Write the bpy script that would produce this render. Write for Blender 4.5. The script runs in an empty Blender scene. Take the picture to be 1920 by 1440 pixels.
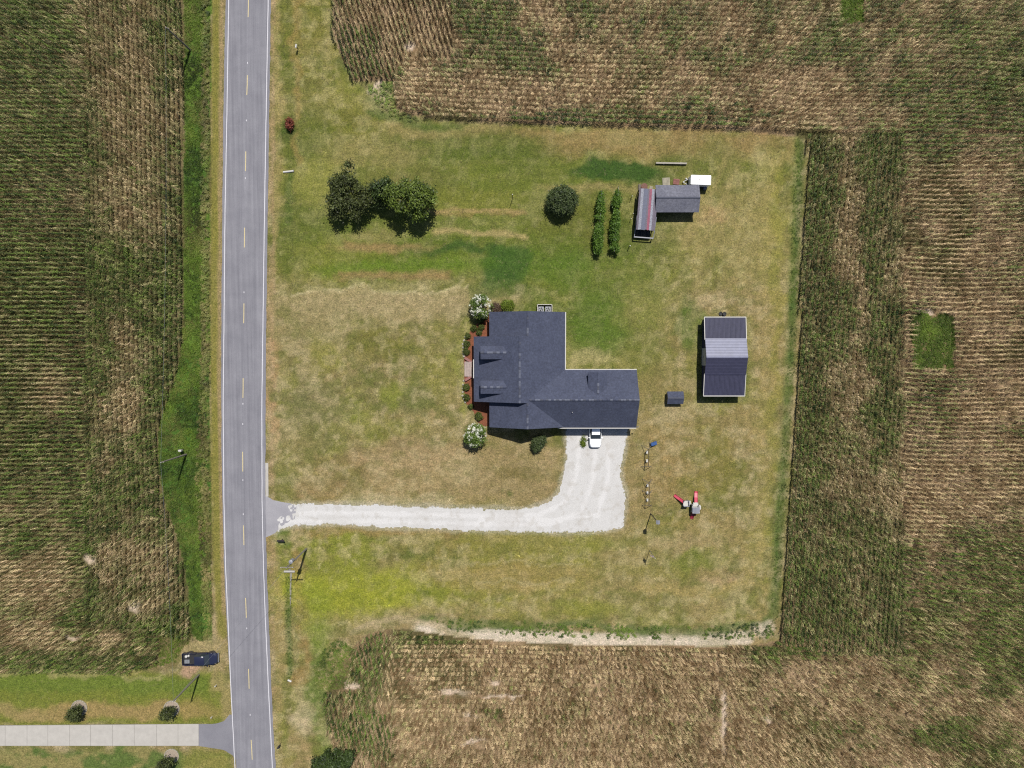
import bpy, math, random
import numpy as np
from mathutils import Vector
R = math.radians
random.seed(11)
rng = np.random.default_rng(7)
sc = bpy.context.scene
col = sc.collection

# ------------------------------------------------------------------ camera, sky, sun, exposure
CAM_H, FOC, TILT = 119.0, 1356.0, R(2.7)          # metres above the ground, focal length in photo pixels, tilt
CAM = Vector((0.0, CAM_H * math.tan(TILT), CAM_H))
cd = bpy.data.cameras.new('camera'); cam = bpy.data.objects.new('camera', cd); col.objects.link(cam)
cam.location = CAM; cam.rotation_euler = (-TILT, 0, 0)
cd.sensor_width = 36.0; cd.lens = 36.0 * FOC / 1920.0; cd.clip_end = 12000; cd.clip_start = 1.0
sc.camera = cam
SUN_EL, SUN_AZ = 62.0, 17.0                        # azimuth clockwise from +Y (the top of the picture)
w = bpy.data.worlds.new('World'); sc.world = w; w.use_nodes = True
nt = w.node_tree
sky = nt.nodes.new('ShaderNodeTexSky'); sky.sky_type = 'NISHITA'; sky.sun_disc = False
sky.sun_elevation = R(SUN_EL); sky.sun_rotation = R(SUN_AZ)
bg = nt.nodes['Background']; bg.inputs['Strength'].default_value = 0.06
nt.links.new(sky.outputs[0], bg.inputs['Color'])
sd = bpy.data.lights.new('sun', 'SUN'); sd.energy = 4.5; sd.angle = R(0.53); sd.color = (1.0, 0.96, 0.9)
sun = bpy.data.objects.new('sun', sd); col.objects.link(sun); sun.location = (0, 0, 200)
tosun = Vector((math.sin(R(SUN_AZ)) * math.cos(R(SUN_EL)), math.cos(R(SUN_AZ)) * math.cos(R(SUN_EL)), math.sin(R(SUN_EL))))
sun.rotation_euler = tosun.to_track_quat('Z', 'Y').to_euler()
sc.view_settings.view_transform = 'Standard'; sc.view_settings.look = 'None'
sc.cycles.use_denoising = False; sc.cycles.filter_width = 1.2
sc.view_settings.exposure = 0.75; sc.view_settings.gamma = 1.0
KILL = 2.35                                        # how bright a sunlit white sheet shows at this exposure

# ------------------------------------------------------------------ helpers
def G(px, py, z=0.0):
    """point at height z seen at pixel (px,py) of the 1920x1440 photograph"""
    dx, dy = (px - 960.0) / FOC, -(py - 720.0) / FOC
    c, s = math.cos(-TILT), math.sin(-TILT)
    d = Vector((dx, dy * c + s, dy * s - c))
    t = (z - CAM.z) / d.z
    return CAM + d * t
def to_px(x, y):
    c, s = math.cos(TILT), math.sin(TILT)
    yy = y - CAM.y; zz = -CAM_H
    cy = yy * c - zz * s; cz = yy * s + zz * c
    return 960.0 + FOC * x / -cz, 720.0 - FOC * cy / -cz
def lin(c):
    c = c / 255.0
    return c / 12.92 if c <= 0.04045 else ((c + 0.055) / 1.055) ** 2.4
def C(r, g, b):                                    # base colour of a surface that looks (r,g,b) in full sun
    return (min(.85, lin(r) / KILL), min(.85, lin(g) / KILL), min(.85, lin(b) / KILL))

def h2(xi, yi, s):
    h = (xi.astype(np.int64) * 374761393 + yi.astype(np.int64) * 668265263 + s * 974711) & 0xffffffff
    h = ((h ^ (h >> 13)) * 1274126177) & 0xffffffff
    return ((h ^ (h >> 16)) & 0xffff) / 65535.0
def vn(x, y, s=0):
    xi, yi = np.floor(x), np.floor(y); fx, fy = x - xi, y - yi
    fx = fx * fx * (3 - 2 * fx); fy = fy * fy * (3 - 2 * fy)
    a, b, c, d = h2(xi, yi, s), h2(xi + 1, yi, s), h2(xi, yi + 1, s), h2(xi + 1, yi + 1, s)
    return (a * (1 - fx) + b * fx) * (1 - fy) + (c * (1 - fx) + d * fx) * fy
def fbm(x, y, s=0, o=4):
    t = 0.0; a = 0.5; n = 0.0
    for k in range(o):
        t = t + a * vn(x * 2 ** k + 17.3 * k, y * 2 ** k - 9.1 * k, s + k); n += a; a *= 0.55
    return t / n
def sst(a, b, x):
    t = np.clip((x - a) / (b - a), 0, 1); return t * t * (3 - 2 * t)
def inside(px, py, poly):
    r = np.zeros(px.shape, bool); n = len(poly)
    for i in range(n):
        x0, y0 = poly[i]; x1, y1 = poly[(i + 1) % n]
        if y0 == y1: continue
        r ^= ((y0 > py) != (y1 > py)) & (px < (x1 - x0) * (py - y0) / (y1 - y0) + x0)
    return r
def dseg(px, py, pts):
    d = np.full(px.shape, 1e9)
    for (x0, y0), (x1, y1) in zip(pts[:-1], pts[1:]):
        vx, vy = x1 - x0, y1 - y0; L = vx * vx + vy * vy + 1e-9
        t = np.clip(((px - x0) * vx + (py - y0) * vy) / L, 0, 1)
        d = np.minimum(d, np.hypot(px - x0 - t * vx, py - y0 - t * vy))
    return d

# ------------------------------------------------------------------ materials
def M(name):
    m = bpy.data.materials.new(name); m.use_nodes = True
    return m, m.node_tree, m.node_tree.nodes['Principled BSDF']
def N(t, kind, **kw):
    n = t.nodes.new(kind)
    for k, v in kw.items(): setattr(n, k, v)
    return n
def noise(t, scale, detail=3, rough=.6, coord=None, vec=None):
    n = N(t, 'ShaderNodeTexNoise'); n.inputs['Scale'].default_value = scale
    n.inputs['Detail'].default_value = detail; n.inputs['Roughness'].default_value = rough
    if vec is not None: t.links.new(vec, n.inputs['Vector'])
    return n
def ramp(t, src, stops):
    r = N(t, 'ShaderNodeValToRGB'); e = r.color_ramp.elements
    while len(e) < len(stops): e.new(0.5)
    for el, (p, c) in zip(e, stops): el.position = p; el.color = (*c, 1)
    t.links.new(src, r.inputs[0]); return r
def mixc(t, fac, a, b, mode='MIX'):
    m = N(t, 'ShaderNodeMix', data_type='RGBA', blend_type=mode)
    for s, v in ((m.inputs[0], fac), (m.inputs[6], a), (m.inputs[7], b)):
        if hasattr(v, 'is_output'): t.links.new(v, s)
        elif isinstance(v, (tuple, list)): s.default_value = (*v, 1)
        else: s.default_value = v
    return m.outputs[2]
def bump(t, bs, src, strength=.4, dist=.03):
    b = N(t, 'ShaderNodeBump'); b.inputs['Strength'].default_value = strength; b.inputs['Distance'].default_value = dist
    t.links.new(src, b.inputs['Height']); t.links.new(b.outputs[0], bs.inputs['Normal'])
def objco(t, scale=(1, 1, 1)):
    g = N(t, 'ShaderNodeNewGeometry'); mp = N(t, 'ShaderNodeMapping'); mp.inputs['Scale'].default_value = scale
    t.links.new(g.outputs['Position'], mp.inputs['Vector']); return mp.outputs[0]
def plain(name, c, rough=.6, metal=0.0, var=.18, scale=3.0, bmp=.15, spec=.4):
    m, t, b = M(name); v = objco(t)
    n = noise(t, scale, 4, .65, vec=v)
    lo = tuple(x * (1 - var) for x in c); hi = tuple(min(1, x * (1 + var)) for x in c)
    r = ramp(t, n.outputs[0], [(.3, lo), (.7, hi)])
    t.links.new(r.outputs[0], b.inputs['Base Color'])
    b.inputs['Roughness'].default_value = rough; b.inputs['Metallic'].default_value = metal
    b.inputs['Specular IOR Level'].default_value = spec
    if bmp: 
        n2 = noise(t, scale * 7, 3, .6, vec=v); bump(t, b, n2.outputs[0], bmp, .02)
    return m

def mat_ground():
    m, t, b = M('ground_cover'); v = objco(t)
    at = N(t, 'ShaderNodeAttribute', attribute_name='tint')
    f = noise(t, 4.2, 5, .85, vec=v); g = noise(t, 1.1, 5, .75, vec=v)
    s1 = ramp(t, f.outputs[0], [(.30, (.30, .32, .30)), (.5, (1.0, 1.0, 1.0)), (.70, (1.95, 1.9, 1.75))])
    c1 = mixc(t, 1.0, at.outputs[0], s1.outputs[0], 'MULTIPLY')
    s2 = ramp(t, g.outputs[0], [(.32, (.70, .76, .68)), (.68, (1.3, 1.24, 1.3))])
    c2 = mixc(t, 1.0, c1, s2.outputs[0], 'MULTIPLY')
    k = noise(t, 9.0, 3, .7, vec=objco(t, (1, 1, 1)))
    kk = ramp(t, k.outputs[0], [(.60, (0, 0, 0)), (.70, (1, 1, 1))])
    hs = N(t, 'ShaderNodeHueSaturation'); hs.inputs['Saturation'].default_value = .6; hs.inputs['Value'].default_value = 1.55
    t.links.new(c2, hs.inputs['Color'])
    sc_ = N(t, 'ShaderNodeMath', operation='MULTIPLY'); sc_.inputs[1].default_value = .55; t.links.new(kk.outputs[0], sc_.inputs[0])
    c3 = mixc(t, sc_.outputs[0], c2, hs.outputs[0])
    t.links.new(c3, b.inputs['Base Color']); b.inputs['Roughness'].default_value = .95; b.inputs['Specular IOR Level'].default_value = .1
    bump(t, b, f.outputs[0], .9, .12)
    return m
def mat_asphalt(name, c, streak=True):
    m, t, b = M(name)
    a = noise(t, 14, 4, .8, vec=objco(t)); s = noise(t, 1.0, 4, .6, vec=objco(t, (2.2, .05, 1))); l = noise(t, .35, 4, .6, vec=objco(t))
    r1 = ramp(t, a.outputs[0], [(.3, tuple(x * .8 for x in c)), (.7, tuple(x * 1.18 for x in c))])
    r2 = ramp(t, s.outputs[0], [(.3, (.80, .80, .82)), (.7, (1.12, 1.12, 1.12))])
    r3 = ramp(t, l.outputs[0], [(.3, (.88, .88, .89)), (.7, (1.08, 1.08, 1.07))])
    o = mixc(t, 1.0, r1.outputs[0], r3.outputs[0], 'MULTIPLY')
    if streak: o = mixc(t, 1.0, o, r2.outputs[0], 'MULTIPLY')
    t.links.new(o, b.inputs['Base Color']); b.inputs['Roughness'].default_value = .9; b.inputs['Specular IOR Level'].default_value = .25
    bump(t, b, a.outputs[0], .3, .02); return m
def mat_shingle(name, c, rough=.85):
    m, t, b = M(name)
    a = noise(t, 3.0, 5, .9, vec=objco(t, (1, 1, 1))); d = noise(t, .6, 3, .6, vec=objco(t))
    r1 = ramp(t, a.outputs[0], [(.32, tuple(x * .6 for x in c)), (.5, c), (.68, tuple(x * 1.5 for x in c))])
    r2 = ramp(t, d.outputs[0], [(.3, (.86, .87, .9)), (.7, (1.12, 1.12, 1.1))])
    t.links.new(mixc(t, 1.0, r1.outputs[0], r2.outputs[0], 'MULTIPLY'), b.inputs['Base Color'])
    b.inputs['Roughness'].default_value = rough; b.inputs['Specular IOR Level'].default_value = .35
    wv = N(t, 'ShaderNodeTexVoronoi'); wv.inputs['Scale'].default_value = 3.2; t.links.new(objco(t), wv.inputs['Vector'])
    bump(t, b, wv.outputs['Distance'], .25, .03); return m
def mat_leaf(name, dark, light, inst=None, transl=.3, rough=.55):
    m, t, b = M(name)
    if inst:
        a = N(t, 'ShaderNodeAttribute', attribute_name='tone', attribute_type='INSTANCER')
        d = N(t, 'ShaderNodeAttribute', attribute_name='dry', attribute_type='INSTANCER')
        g = mixc(t, a.outputs['Fac'], dark, light); y = mixc(t, a.outputs['Fac'], inst[0], inst[1])
        c = mixc(t, d.outputs['Fac'], g, y)
    else:
        a = N(t, 'ShaderNodeAttribute', attribute_name='tone')
        c = mixc(t, a.outputs['Fac'], dark, light)
    t.links.new(c, b.inputs['Base Color']); b.inputs['Roughness'].default_value = rough; b.inputs['Specular IOR Level'].default_value = .3
    tr = N(t, 'ShaderNodeBsdfTranslucent'); t.links.new(c, tr.inputs['Color'])
    mx = N(t, 'ShaderNodeMixShader'); mx.inputs[0].default_value = transl
    t.links.new(b.outputs[0], mx.inputs[1]); t.links.new(tr.outputs[0], mx.inputs[2])
    t.links.new(mx.outputs[0], t.nodes['Material Output'].inputs['Surface']); return m
def mat_glass(name='window_glass', c=(.02, .025, .03)):
    m, t, b = M(name); b.inputs['Base Color'].default_value = (*c, 1); b.inputs['Roughness'].default_value = .08
    b.inputs['Specular IOR Level'].default_value = .6; return m

ASPH = mat_asphalt('road_asphalt', C(152, 151, 158)); ASPH2 = mat_asphalt('apron_asphalt', C(147, 146, 154), False)
ASPH3 = mat_asphalt('worn_apron', C(178, 176, 182), False)
PAINT_W = plain('white_line_paint', C(235, 233, 238), .7, var=.12, scale=4); PAINT_Y = plain('yellow_line_paint', C(232, 214, 160), .7, var=.15, scale=4)
GROUND = mat_ground()
def mat_gravel():
    m, t, b = M('limestone_gravel'); a = N(t, 'ShaderNodeAttribute', attribute_name='tint'); n = noise(t, 7, 5, .85, vec=objco(t))
    r = ramp(t, n.outputs[0], [(.3, (.72, .72, .72)), (.7, (1.22, 1.22, 1.22))]); t.links.new(mixc(t, 1.0, a.outputs[0], r.outputs[0], 'MULTIPLY'), b.inputs['Base Color'])
    b.inputs['Roughness'].default_value = .95; bump(t, b, n.outputs[0], .5, .05); return m
GRAVEL = mat_gravel()
CONC = plain('concrete', C(203, 198, 190), .85, var=.08, scale=.9); CONC_D = plain('concrete_joint', C(140, 135, 128), .9)
SHING = mat_shingle('slate_blue_shingles', C(75, 81, 103)); SHING_G = mat_shingle('weathered_grey_shingles', C(118, 119, 132))
CAPL = plain('ridge_cap_pale', C(112, 117, 134), .85); CAPD = plain('ridge_cap_dark', C(84, 88, 104), .85)
WHITE = plain('white_trim', C(225, 222, 215), .6, var=.06); SIDING = plain('pale_siding', C(190, 186, 178), .7, var=.06)
BRICKW = plain('brick_wall', C(140, 92, 76), .85, var=.25, scale=6); DOORM = plain('door_paint', C(120, 60, 55), .6)
GLASS = mat_glass(); RUBBER = plain('tyre_rubber', (.02, .02, .02), .85); RIM = plain('alloy_rim', (.35, .35, .36), .35, .8)
METAL_D = plain('blue_grey_metal', C(66, 67, 92), .62, .0, var=.15, scale=2, spec=.22); METAL_L = plain('sun_glare_metal', C(128, 132, 160), .5, .0, var=.14, scale=1.5)  # METAL_L: same barn metal, sun glare of the north slope put into its colour
WOOD = plain('weathered_wood', C(120, 110, 96), .85, var=.25, scale=5); WOOD_D = plain('dark_wood', C(82, 70, 58), .85, var=.25, scale=5)
POLE = plain('treated_pole', C(150, 142, 130), .8, var=.2, scale=4); STEEL = plain('grey_steel', C(165, 168, 172), .45, .3)
BARK = plain('bark', C(92, 80, 66), .9, var=.3, scale=8)
MULCH = plain('red_mulch', C(142, 84, 56), .95, var=.45, scale=9, bmp=.8)
STONE = plain('pale_edging_stone', C(185, 178, 160), .9, var=.2)
PINK = plain('pink_brick', C(165, 112, 106), .85, var=.2, scale=6)
CARW = plain('white_car_paint', (.78, .79, .8), .22, var=.01, bmp=0, spec=.5)
CARD = plain('navy_car_paint', (.012, .014, .03), .18, var=.02, bmp=0, spec=.6)
PLASTIC_R = plain('pink_red_plastic', C(215, 70, 95), .45, var=.06, bmp=0); PLASTIC_DR = plain('dark_red_plastic', C(150, 35, 55), .45, var=.06, bmp=0)
PLASTIC_B = plain('blue_plastic', C(70, 105, 165), .45, var=.06, bmp=0); PLASTIC_G = plain('grey_plastic', C(160, 162, 172), .5, var=.06, bmp=0); PLASTIC_W = plain('cream_plastic', C(225, 222, 215), .5, var=.05, bmp=0)
RUST = plain('rusty_metal', C(128, 88, 74), .8, var=.4, scale=5); TARPB = plain('blue_grey_sheet', C(86, 92, 118), .6, var=.25, scale=4); TARPR = plain('red_sheet', C(150, 62, 92), .6, var=.3, scale=4); TARPW = plain('flaking_white_sheet', C(150, 152, 165), .6, var=.5, scale=6); TARPG = plain('streaked_grey_sheet', C(112, 104, 118), .7, var=.5, scale=7)
WATER = mat_glass('ditch_water', (.16, .15, .12))
BLACK = plain('dark_interior', (.012, .012, .014), .9, bmp=0)

# ------------------------------------------------------------------ mesh builder and object helpers
class MB:
    def __init__(s): s.v = []; s.f = []
    def poly(s, pts):
        n = len(s.v); s.v += [tuple(p) for p in pts]; s.f.append(tuple(range(n, n + len(pts)))); return s
    def prism(s, pts, d):
        n = len(s.v); k = len(pts); d = Vector(d)
        s.v += [tuple(p) for p in pts] + [tuple(Vector(p) + d) for p in pts]
        s.f.append(tuple(range(n, n + k))); s.f.append(tuple(range(n + 2 * k - 1, n + k - 1, -1)))
        for i in range(k):
            j = (i + 1) % k; s.f.append((n + i, n + i + k, n + j + k, n + j))
        return s
    def box(s, x0, y0, z0, x1, y1, z1):
        return s.prism([(x0, y0, z0), (x1, y0, z0), (x1, y1, z0), (x0, y1, z0)], (0, 0, z1 - z0))
    def tube(s, p0, p1, r0, r1=None, n=8):
        r1 = r0 if r1 is None else r1; p0, p1 = Vector(p0), Vector(p1); d = (p1 - p0).normalized()
        a = d.orthogonal().normalized(); b = d.cross(a); k = len(s.v)
        for p, r in ((p0, r0), (p1, r1)):
            for i in range(n):
                t = 2 * math.pi * i / n; s.v.append(tuple(p + a * (r * math.cos(t)) + b * (r * math.sin(t))))
        for i in range(n): j = (i + 1) % n; s.f.append((k + i, k + j, k + n + j, k + n + i))
        s.f.append(tuple(range(k + n - 1, k - 1, -1))); s.f.append(tuple(range(k + n, k + 2 * n))); return s
    def loft(s, secs):
        k = len(s.v); n = len(secs[0])
        for q in secs: s.v += [tuple(p) for p in q]
        for a in range(len(secs) - 1):
            for i in range(n):
                j = (i + 1) % n; s.f.append((k + a * n + i, k + a * n + j, k + (a + 1) * n + j, k + (a + 1) * n + i))
        s.f.append(tuple(range(k + n - 1, k - 1, -1))); s.f.append(tuple(range(k + (len(secs) - 1) * n, k + len(secs) * n))); return s
    def bar(s, p0, p1, w, h):                      # rectangular bar, w across, h up
        p0, p1 = Vector(p0), Vector(p1); d = (p1 - p0).normalized()
        a = d.cross(Vector((0, 0, 1))); a = Vector((1, 0, 0)) if a.length < 1e-4 else a.normalized(); b = a.cross(d)
        q = [p0 - a * w / 2 - b * h / 2, p0 + a * w / 2 - b * h / 2, p0 + a * w / 2 + b * h / 2, p0 - a * w / 2 + b * h / 2]
        return s.prism(q, p1 - p0)
    def build(s, name, mat, parent=None, smooth=False, bevel=0):
        me = bpy.data.meshes.new(name); me.from_pydata(s.v, [], s.f); me.materials.append(mat)
        import bmesh
        bm = bmesh.new(); bm.from_mesh(me); bmesh.ops.recalc_face_normals(bm, faces=bm.faces)
        if bevel: bmesh.ops.bevel(bm, geom=[e for e in bm.edges if len(e.link_faces) == 2 and e.calc_face_angle(0) > .5], offset=bevel, segments=2, affect='EDGES')
        bm.to_mesh(me); bm.free()
        if smooth:
            for p in me.polygons: p.use_smooth = True
            me.set_sharp_from_angle(angle=R(40))
        o = bpy.data.objects.new(name, me); col.objects.link(o)
        if parent: o.parent = parent
        return o
def tag(o, label=None, cat=None, group=None, kind=None):
    for k, v in (('label', label), ('category', cat), ('group', group), ('kind', kind)):
        if v: o[k] = v
    return o
def thing(name, label, cat, loc, rz=0, group=None):
    o = bpy.data.objects.new(name, None); col.objects.link(o); o.location = loc; o.rotation_euler = (0, 0, rz); o.empty_display_size = .3
    return tag(o, label, cat, group)
def npmesh(name, V, F, mat, parent=None, tone=None):
    me = bpy.data.meshes.new(name); V = np.asarray(V, np.float32); F = np.asarray(F, np.int32); k = F.shape[1]
    me.vertices.add(len(V)); me.vertices.foreach_set('co', V.ravel())
    me.loops.add(F.size); me.loops.foreach_set('vertex_index', F.ravel())
    me.polygons.add(len(F)); me.polygons.foreach_set('loop_start', np.arange(0, F.size, k, dtype=np.int32)); me.polygons.foreach_set('loop_total', np.full(len(F), k, np.int32))
    me.update(calc_edges=True); me.validate(); me.materials.append(mat)
    if tone is not None:
        a = me.attributes.new('tone', 'FLOAT', 'FACE'); a.data.foreach_set('value', np.asarray(tone, np.float32))
    o = bpy.data.objects.new(name, me); col.objects.link(o)
    if parent: o.parent = parent
    return o
def resample(pts, step, closed=True):
    out = []; n = len(pts)
    for i in range(n if closed else n - 1):
        a, b = Vector(pts[i]), Vector(pts[(i + 1) % n]); k = max(1, int((b - a).length / step))
        out += [a.lerp(b, j / k) for j in range(k)]
    if not closed: out.append(Vector(pts[-1]))
    return out
def sheet(name, pxpoly, z, mat, rough=.0, step=.3, parent=None, kind='structure', seed=1, skirt=.06):
    """flat sheet with an uneven outline, closed by a skirt that goes into the ground"""
    p = [G(x, y).to_2d() for x, y in pxpoly]; q = resample(p, step); n = len(q)
    xs = np.array([a.x for a in q]); ys = np.array([a.y for a in q])
    j = (fbm(xs * 1.1, ys * 1.1, seed, 4) - .5) * 2 * rough; k2 = (vn(xs * 5, ys * 5, seed + 3) - .5) * rough * .7
    out = []
    for i in range(n):
        t = (q[(i + 1) % n] - q[i - 1]); nrm = Vector((t.y, -t.x)).normalized(); v = q[i] + nrm * float(j[i] + k2[i]); out.append((v.x, v.y, z))
    mb = MB(); mb.prism([(x, y, z - skirt) for x, y, _ in out], (0, 0, skirt))
    o = mb.build(name, mat, parent)
    import bmesh
    bm = bmesh.new(); bm.from_mesh(o.data); bmesh.ops.triangulate(bm, faces=[f for f in bm.faces if len(f.verts) > 4]); bm.to_mesh(o.data); bm.free()
    if kind: o['kind'] = kind
    return o

# ------------------------------------------------------------------ outlines traced from the photograph (pixels)
W_EDGE = [(346, -110), (346, 600), (343, 640), (333, 700), (314, 755), (298, 800), (297, 870), (308, 930), (328, 990), (344, 1050), (352, 1090), (356, 1165), (362, 1195)]
def chaikin(p, k=2):
    for _ in range(k):
        q = [p[0]]
        for a, b in zip(p[:-1], p[1:]): q += [(a[0] * .75 + b[0] * .25, a[1] * .75 + b[1] * .25), (a[0] * .25 + b[0] * .75, a[1] * .25 + b[1] * .75)]
        p = q + [p[-1]]
    return p
W_EDGE = chaikin(W_EDGE)
DRIVE = [(540, 946), (600, 945), (700, 948), (800, 951), (900, 954), (960, 956), (1000, 951), (1030, 940), (1048, 921), (1057, 890), (1062, 860), (1063, 795),
         (1178, 795), (1172, 825), (1169, 850), (1163, 880), (1169, 920), (1172, 960), (1168, 988), (1130, 998), (1060, 998), (950, 996), (850, 993), (750, 989), (650, 985), (590, 983), (556, 986), (530, 990), (520, 999), (520, 970), (545, 966)]
N_EDGE = [(622, -110), (622, 60), (640, 105), (660, 150), (690, 172), (715, 205), (770, 220), (860, 232), (1000, 236), (1200, 240), (1400, 249), (1498, 258)]
E_EDGE = [(1498, 258), (1496, 330), (1490, 500), (1480, 700), (1468, 900), (1454, 1100), (1448, 1160)]
S_EDGE = [(1448, 1160), (1400, 1172), (1250, 1175), (1100, 1168), (960, 1160), (870, 1152), (800, 1150), (740, 1155), (690, 1165), (650, 1185), (610, 1225), (596, 1260), (600, 1330), (612, 1370), (630, 1420), (650, 1560)]
YARD = [(515, -110)] + N_EDGE + E_EDGE[1:] + S_EDGE[1:] + [(515, 1560)]
GREEN_PATCH = [(1710, 590), (1740, 585), (1745, 594), (1785, 588), (1788, 688), (1712, 690)]
MULCH_BED = [(918, 588), (906, 592), (897, 603), (885, 618), (874, 633), (870, 652), (871, 752), (880, 762), (887, 772), (896, 792), (906, 798), (924, 799), (930, 760), (930, 620)]

# ------------------------------------------------------------------ the ground: one sheet to the horizon, its cover mapped from the photograph
def axis(lo, hi, step):
    f = np.arange(lo, hi + step / 2, step); o = np.array([12, 40, 110, 260, 600, 1400, 4000.0])
    return np.concatenate([(lo - o)[::-1], f, hi + o])
gx, gy = axis(-96, 96, .34), axis(-78, 78, .34)
X, Y = np.meshgrid(gx, gy); X, Y = X.ravel(), Y.ravel()
PX, PY = to_px(np.clip(X, -98, 98), np.clip(Y, -80, 80))
def ground_map(x, y, px, py):
    wx = px + (fbm(x * .22, y * .22, 21, 4) - .5) * 46 + (vn(x * 1.2, y * 1.2, 5) - .5) * 9
    wy = py + (fbm(x * .22, y * .22, 31, 4) - .5) * 36 + (vn(x * 1.2, y * 1.2, 8) - .5) * 7
    col_ = np.empty((len(x), 3)); col_[:] = C(142, 128, 84)
    n1 = fbm(x * .09, y * .12, 41, 5); n2 = fbm(x * .35, y * .5, 51, 4); n3 = fbm(x * .06, y * .35, 61, 4)
    def lay(mask, c, k=1.0):
        m = np.clip(mask * k, 0, 1)[:, None]; col_[:] = col_ * (1 - m) + np.array(C(*c)) * m
    def ell(cx, cy, rx, ry, soft=.45, a=0):
        ca, sa = math.cos(R(a)), math.sin(R(a)); dx, dy = wx - cx, wy - cy
        r = np.hypot((dx * ca + dy * sa) / rx, (-dx * sa + dy * ca) / ry); return 1 - sst(1 - soft, 1 + soft, r + (n2 - .5) * .5)
    def line(pts, wd, soft=.6, raw=False):
        d = dseg(px if raw else wx, py if raw else wy, pts); return 1 - sst(wd * (1 - soft), wd * (1 + soft), d)
    def rect(x0, y0, x1, y1, s=12, raw=False):
        a, b = (px, py) if raw else (wx, wy)
        return sst(x0 - s, x0 + s, a) * (1 - sst(x1 - s, x1 + s, a)) * sst(y0 - s, y0 + s, b) * (1 - sst(y1 - s, y1 + s, b))
    TAN, GRN, YEL, LUSH, PALE, BRN = (158, 138, 98), (92, 102, 46), (134, 132, 58), (66, 90, 40), (178, 160, 124), (152, 124, 88)
    # broad areas
    lay(rect(500, 200, 1200, 540, 40), (116, 114, 54), .85)
    lay(rect(500, -150, 680, 260, 25), (124, 118, 56), .8)
    lay(rect(1180, 270, 1520, 1180, 60), (152, 133, 88), .8)
    lay(rect(520, 990, 1120, 1170, 25), (140, 134, 62), .85)
    lay(rect(980, 460, 1200, 720, 40), (98, 108, 44), .8)
    lay(rect(505, 540, 880, 960, 18), (147, 132, 90), .8)
    lay(sst(.46, .60, n1), GRN, .55); lay(sst(.52, .64, n2) * sst(.40, .55, n1), YEL, .6); lay(sst(.56, .70, fbm(x * .16, y * .16, 71, 4)), TAN, .6)
    lay(sst(.52, .62, n3), TAN, .35 ); lay(sst(.60, .72, n2), PALE, .35)
    na, nb, nc = fbm(x * .5, y * .5, 111, 4), fbm(x * .42, y * .6, 121, 4), fbm(x * .9, y * .9, 131, 3)
    mottle = lambda k: (lay(sst(.53, .66, na), PALE, .55 * k), lay(sst(.53, .66, nb), (104, 108, 52), .6 * k), lay(sst(.58, .70, nc), (112, 100, 62), .45 * k), lay(sst(.60, .70, fbm(x * .8 + 40, y * .8, 141, 3)), (190, 172, 134), .45 * k))
    mottle(.7)
    lay(rect(560, 290, 1180, 530, 60), (98, 112, 42), .6)
    # north yard
    lay(rect(740, 243, 1500, 262, 8), BRN, .8); lay(ell(1240, 268, 260, 26), BRN, .9); lay(ell(820, 245, 120, 14), TAN, .7)
    lay(ell(860, 280, 160, 30), GRN, .7); lay(ell(960, 330, 90, 30), (112, 116, 50), .8); lay(ell(1180, 262, 60, 16), TAN, .6)
    lay(ell(700, 290, 110, 22), TAN, .55); lay(ell(580, 250, 50, 60), GRN, .6); lay(ell(590, 340, 55, 45), (150, 142, 78), .7)
    lay(ell(560, 440, 60, 60), GRN, .55); lay(ell(640, 480, 90, 40), YEL, .55); lay(ell(800, 500, 180, 24), (104, 116, 42), .8)
    lay(ell(720, 462, 90, 9), BRN, .8); lay(line([(640, 512), (740, 514), (840, 520)], 7), BRN, .75); lay(line([(800, 394), (980, 398)], 5), BRN, .8); lay(line([(820, 434), (900, 438), (980, 444)], 6), TAN, .8)
    lay(ell(700, 440, 60, 10), TAN, .5); lay(rect(900, 472, 994, 535, 16), LUSH, .85); lay(ell(850, 470, 70, 10), LUSH, .7); lay(ell(1010, 520, 34, 20), (120, 116, 52), .6)
    lay(ell(760, 345, 90, 30), (112, 104, 62), .5); lay(ell(980, 300, 50, 40), GRN, .5); lay(ell(900, 375, 90, 22), (126, 122, 54), .6)
    lay(ell(1160, 322, 84, 17, .3, 3), LUSH, .95); lay(ell(1220, 335, 40, 14), LUSH, .8); lay(ell(1100, 355, 80, 8), TAN, .8)
    lay(ell(1085, 430, 90, 60), (104, 104, 46), .7); lay(ell(1050, 480, 80, 40), (92, 110, 40), .6); lay(ell(1160, 520, 90, 60), (98, 110, 44), .6)
    lay(rect(1160, 400, 1260, 470, 14), GRN, .75); lay(ell(1275, 320, 60, 20), GRN, .7); lay(ell(1350, 290, 40, 40), (120, 116, 66), .6)
    lay(ell(1340, 420, 90, 60), TAN, .7); lay(ell(1330, 400, 30, 18), (176, 138, 112), .6); lay(ell(1420, 460, 60, 110), TAN, .6); lay(ell(1200, 640, 60, 70), (112, 114, 54), .6); lay(ell(1120, 640, 60, 40), (86, 108, 40), .7)
    lay(ell(1100, 672, 44, 16), PALE, .7); lay(ell(1240, 570, 60, 50), (140, 134, 78), .5); lay(ell(1300, 610, 22, 50), (80, 106, 38), .8); lay(ell(1240, 730, 50, 60), (140, 126, 80), .6)
    lay(ell(985, 549, 6, 11), PALE, .9); lay(ell(1020, 600, 120, 40), (88, 106, 42), .55)
    lay(line([(1314, 600), (1312, 748), (1398, 750), (1402, 700), (1402, 600)], 9, .9, True), (108, 116, 50), .6); lay(ell(1262, 780, 34, 14), PALE, .7)
    lay(line([(1445, 300), (1440, 700), (1420, 1050)], 16), (168, 148, 96), .5); lay(line([(1462, 330), (1455, 700), (1440, 1000)], 9), (150, 140, 70), .6)
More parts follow.
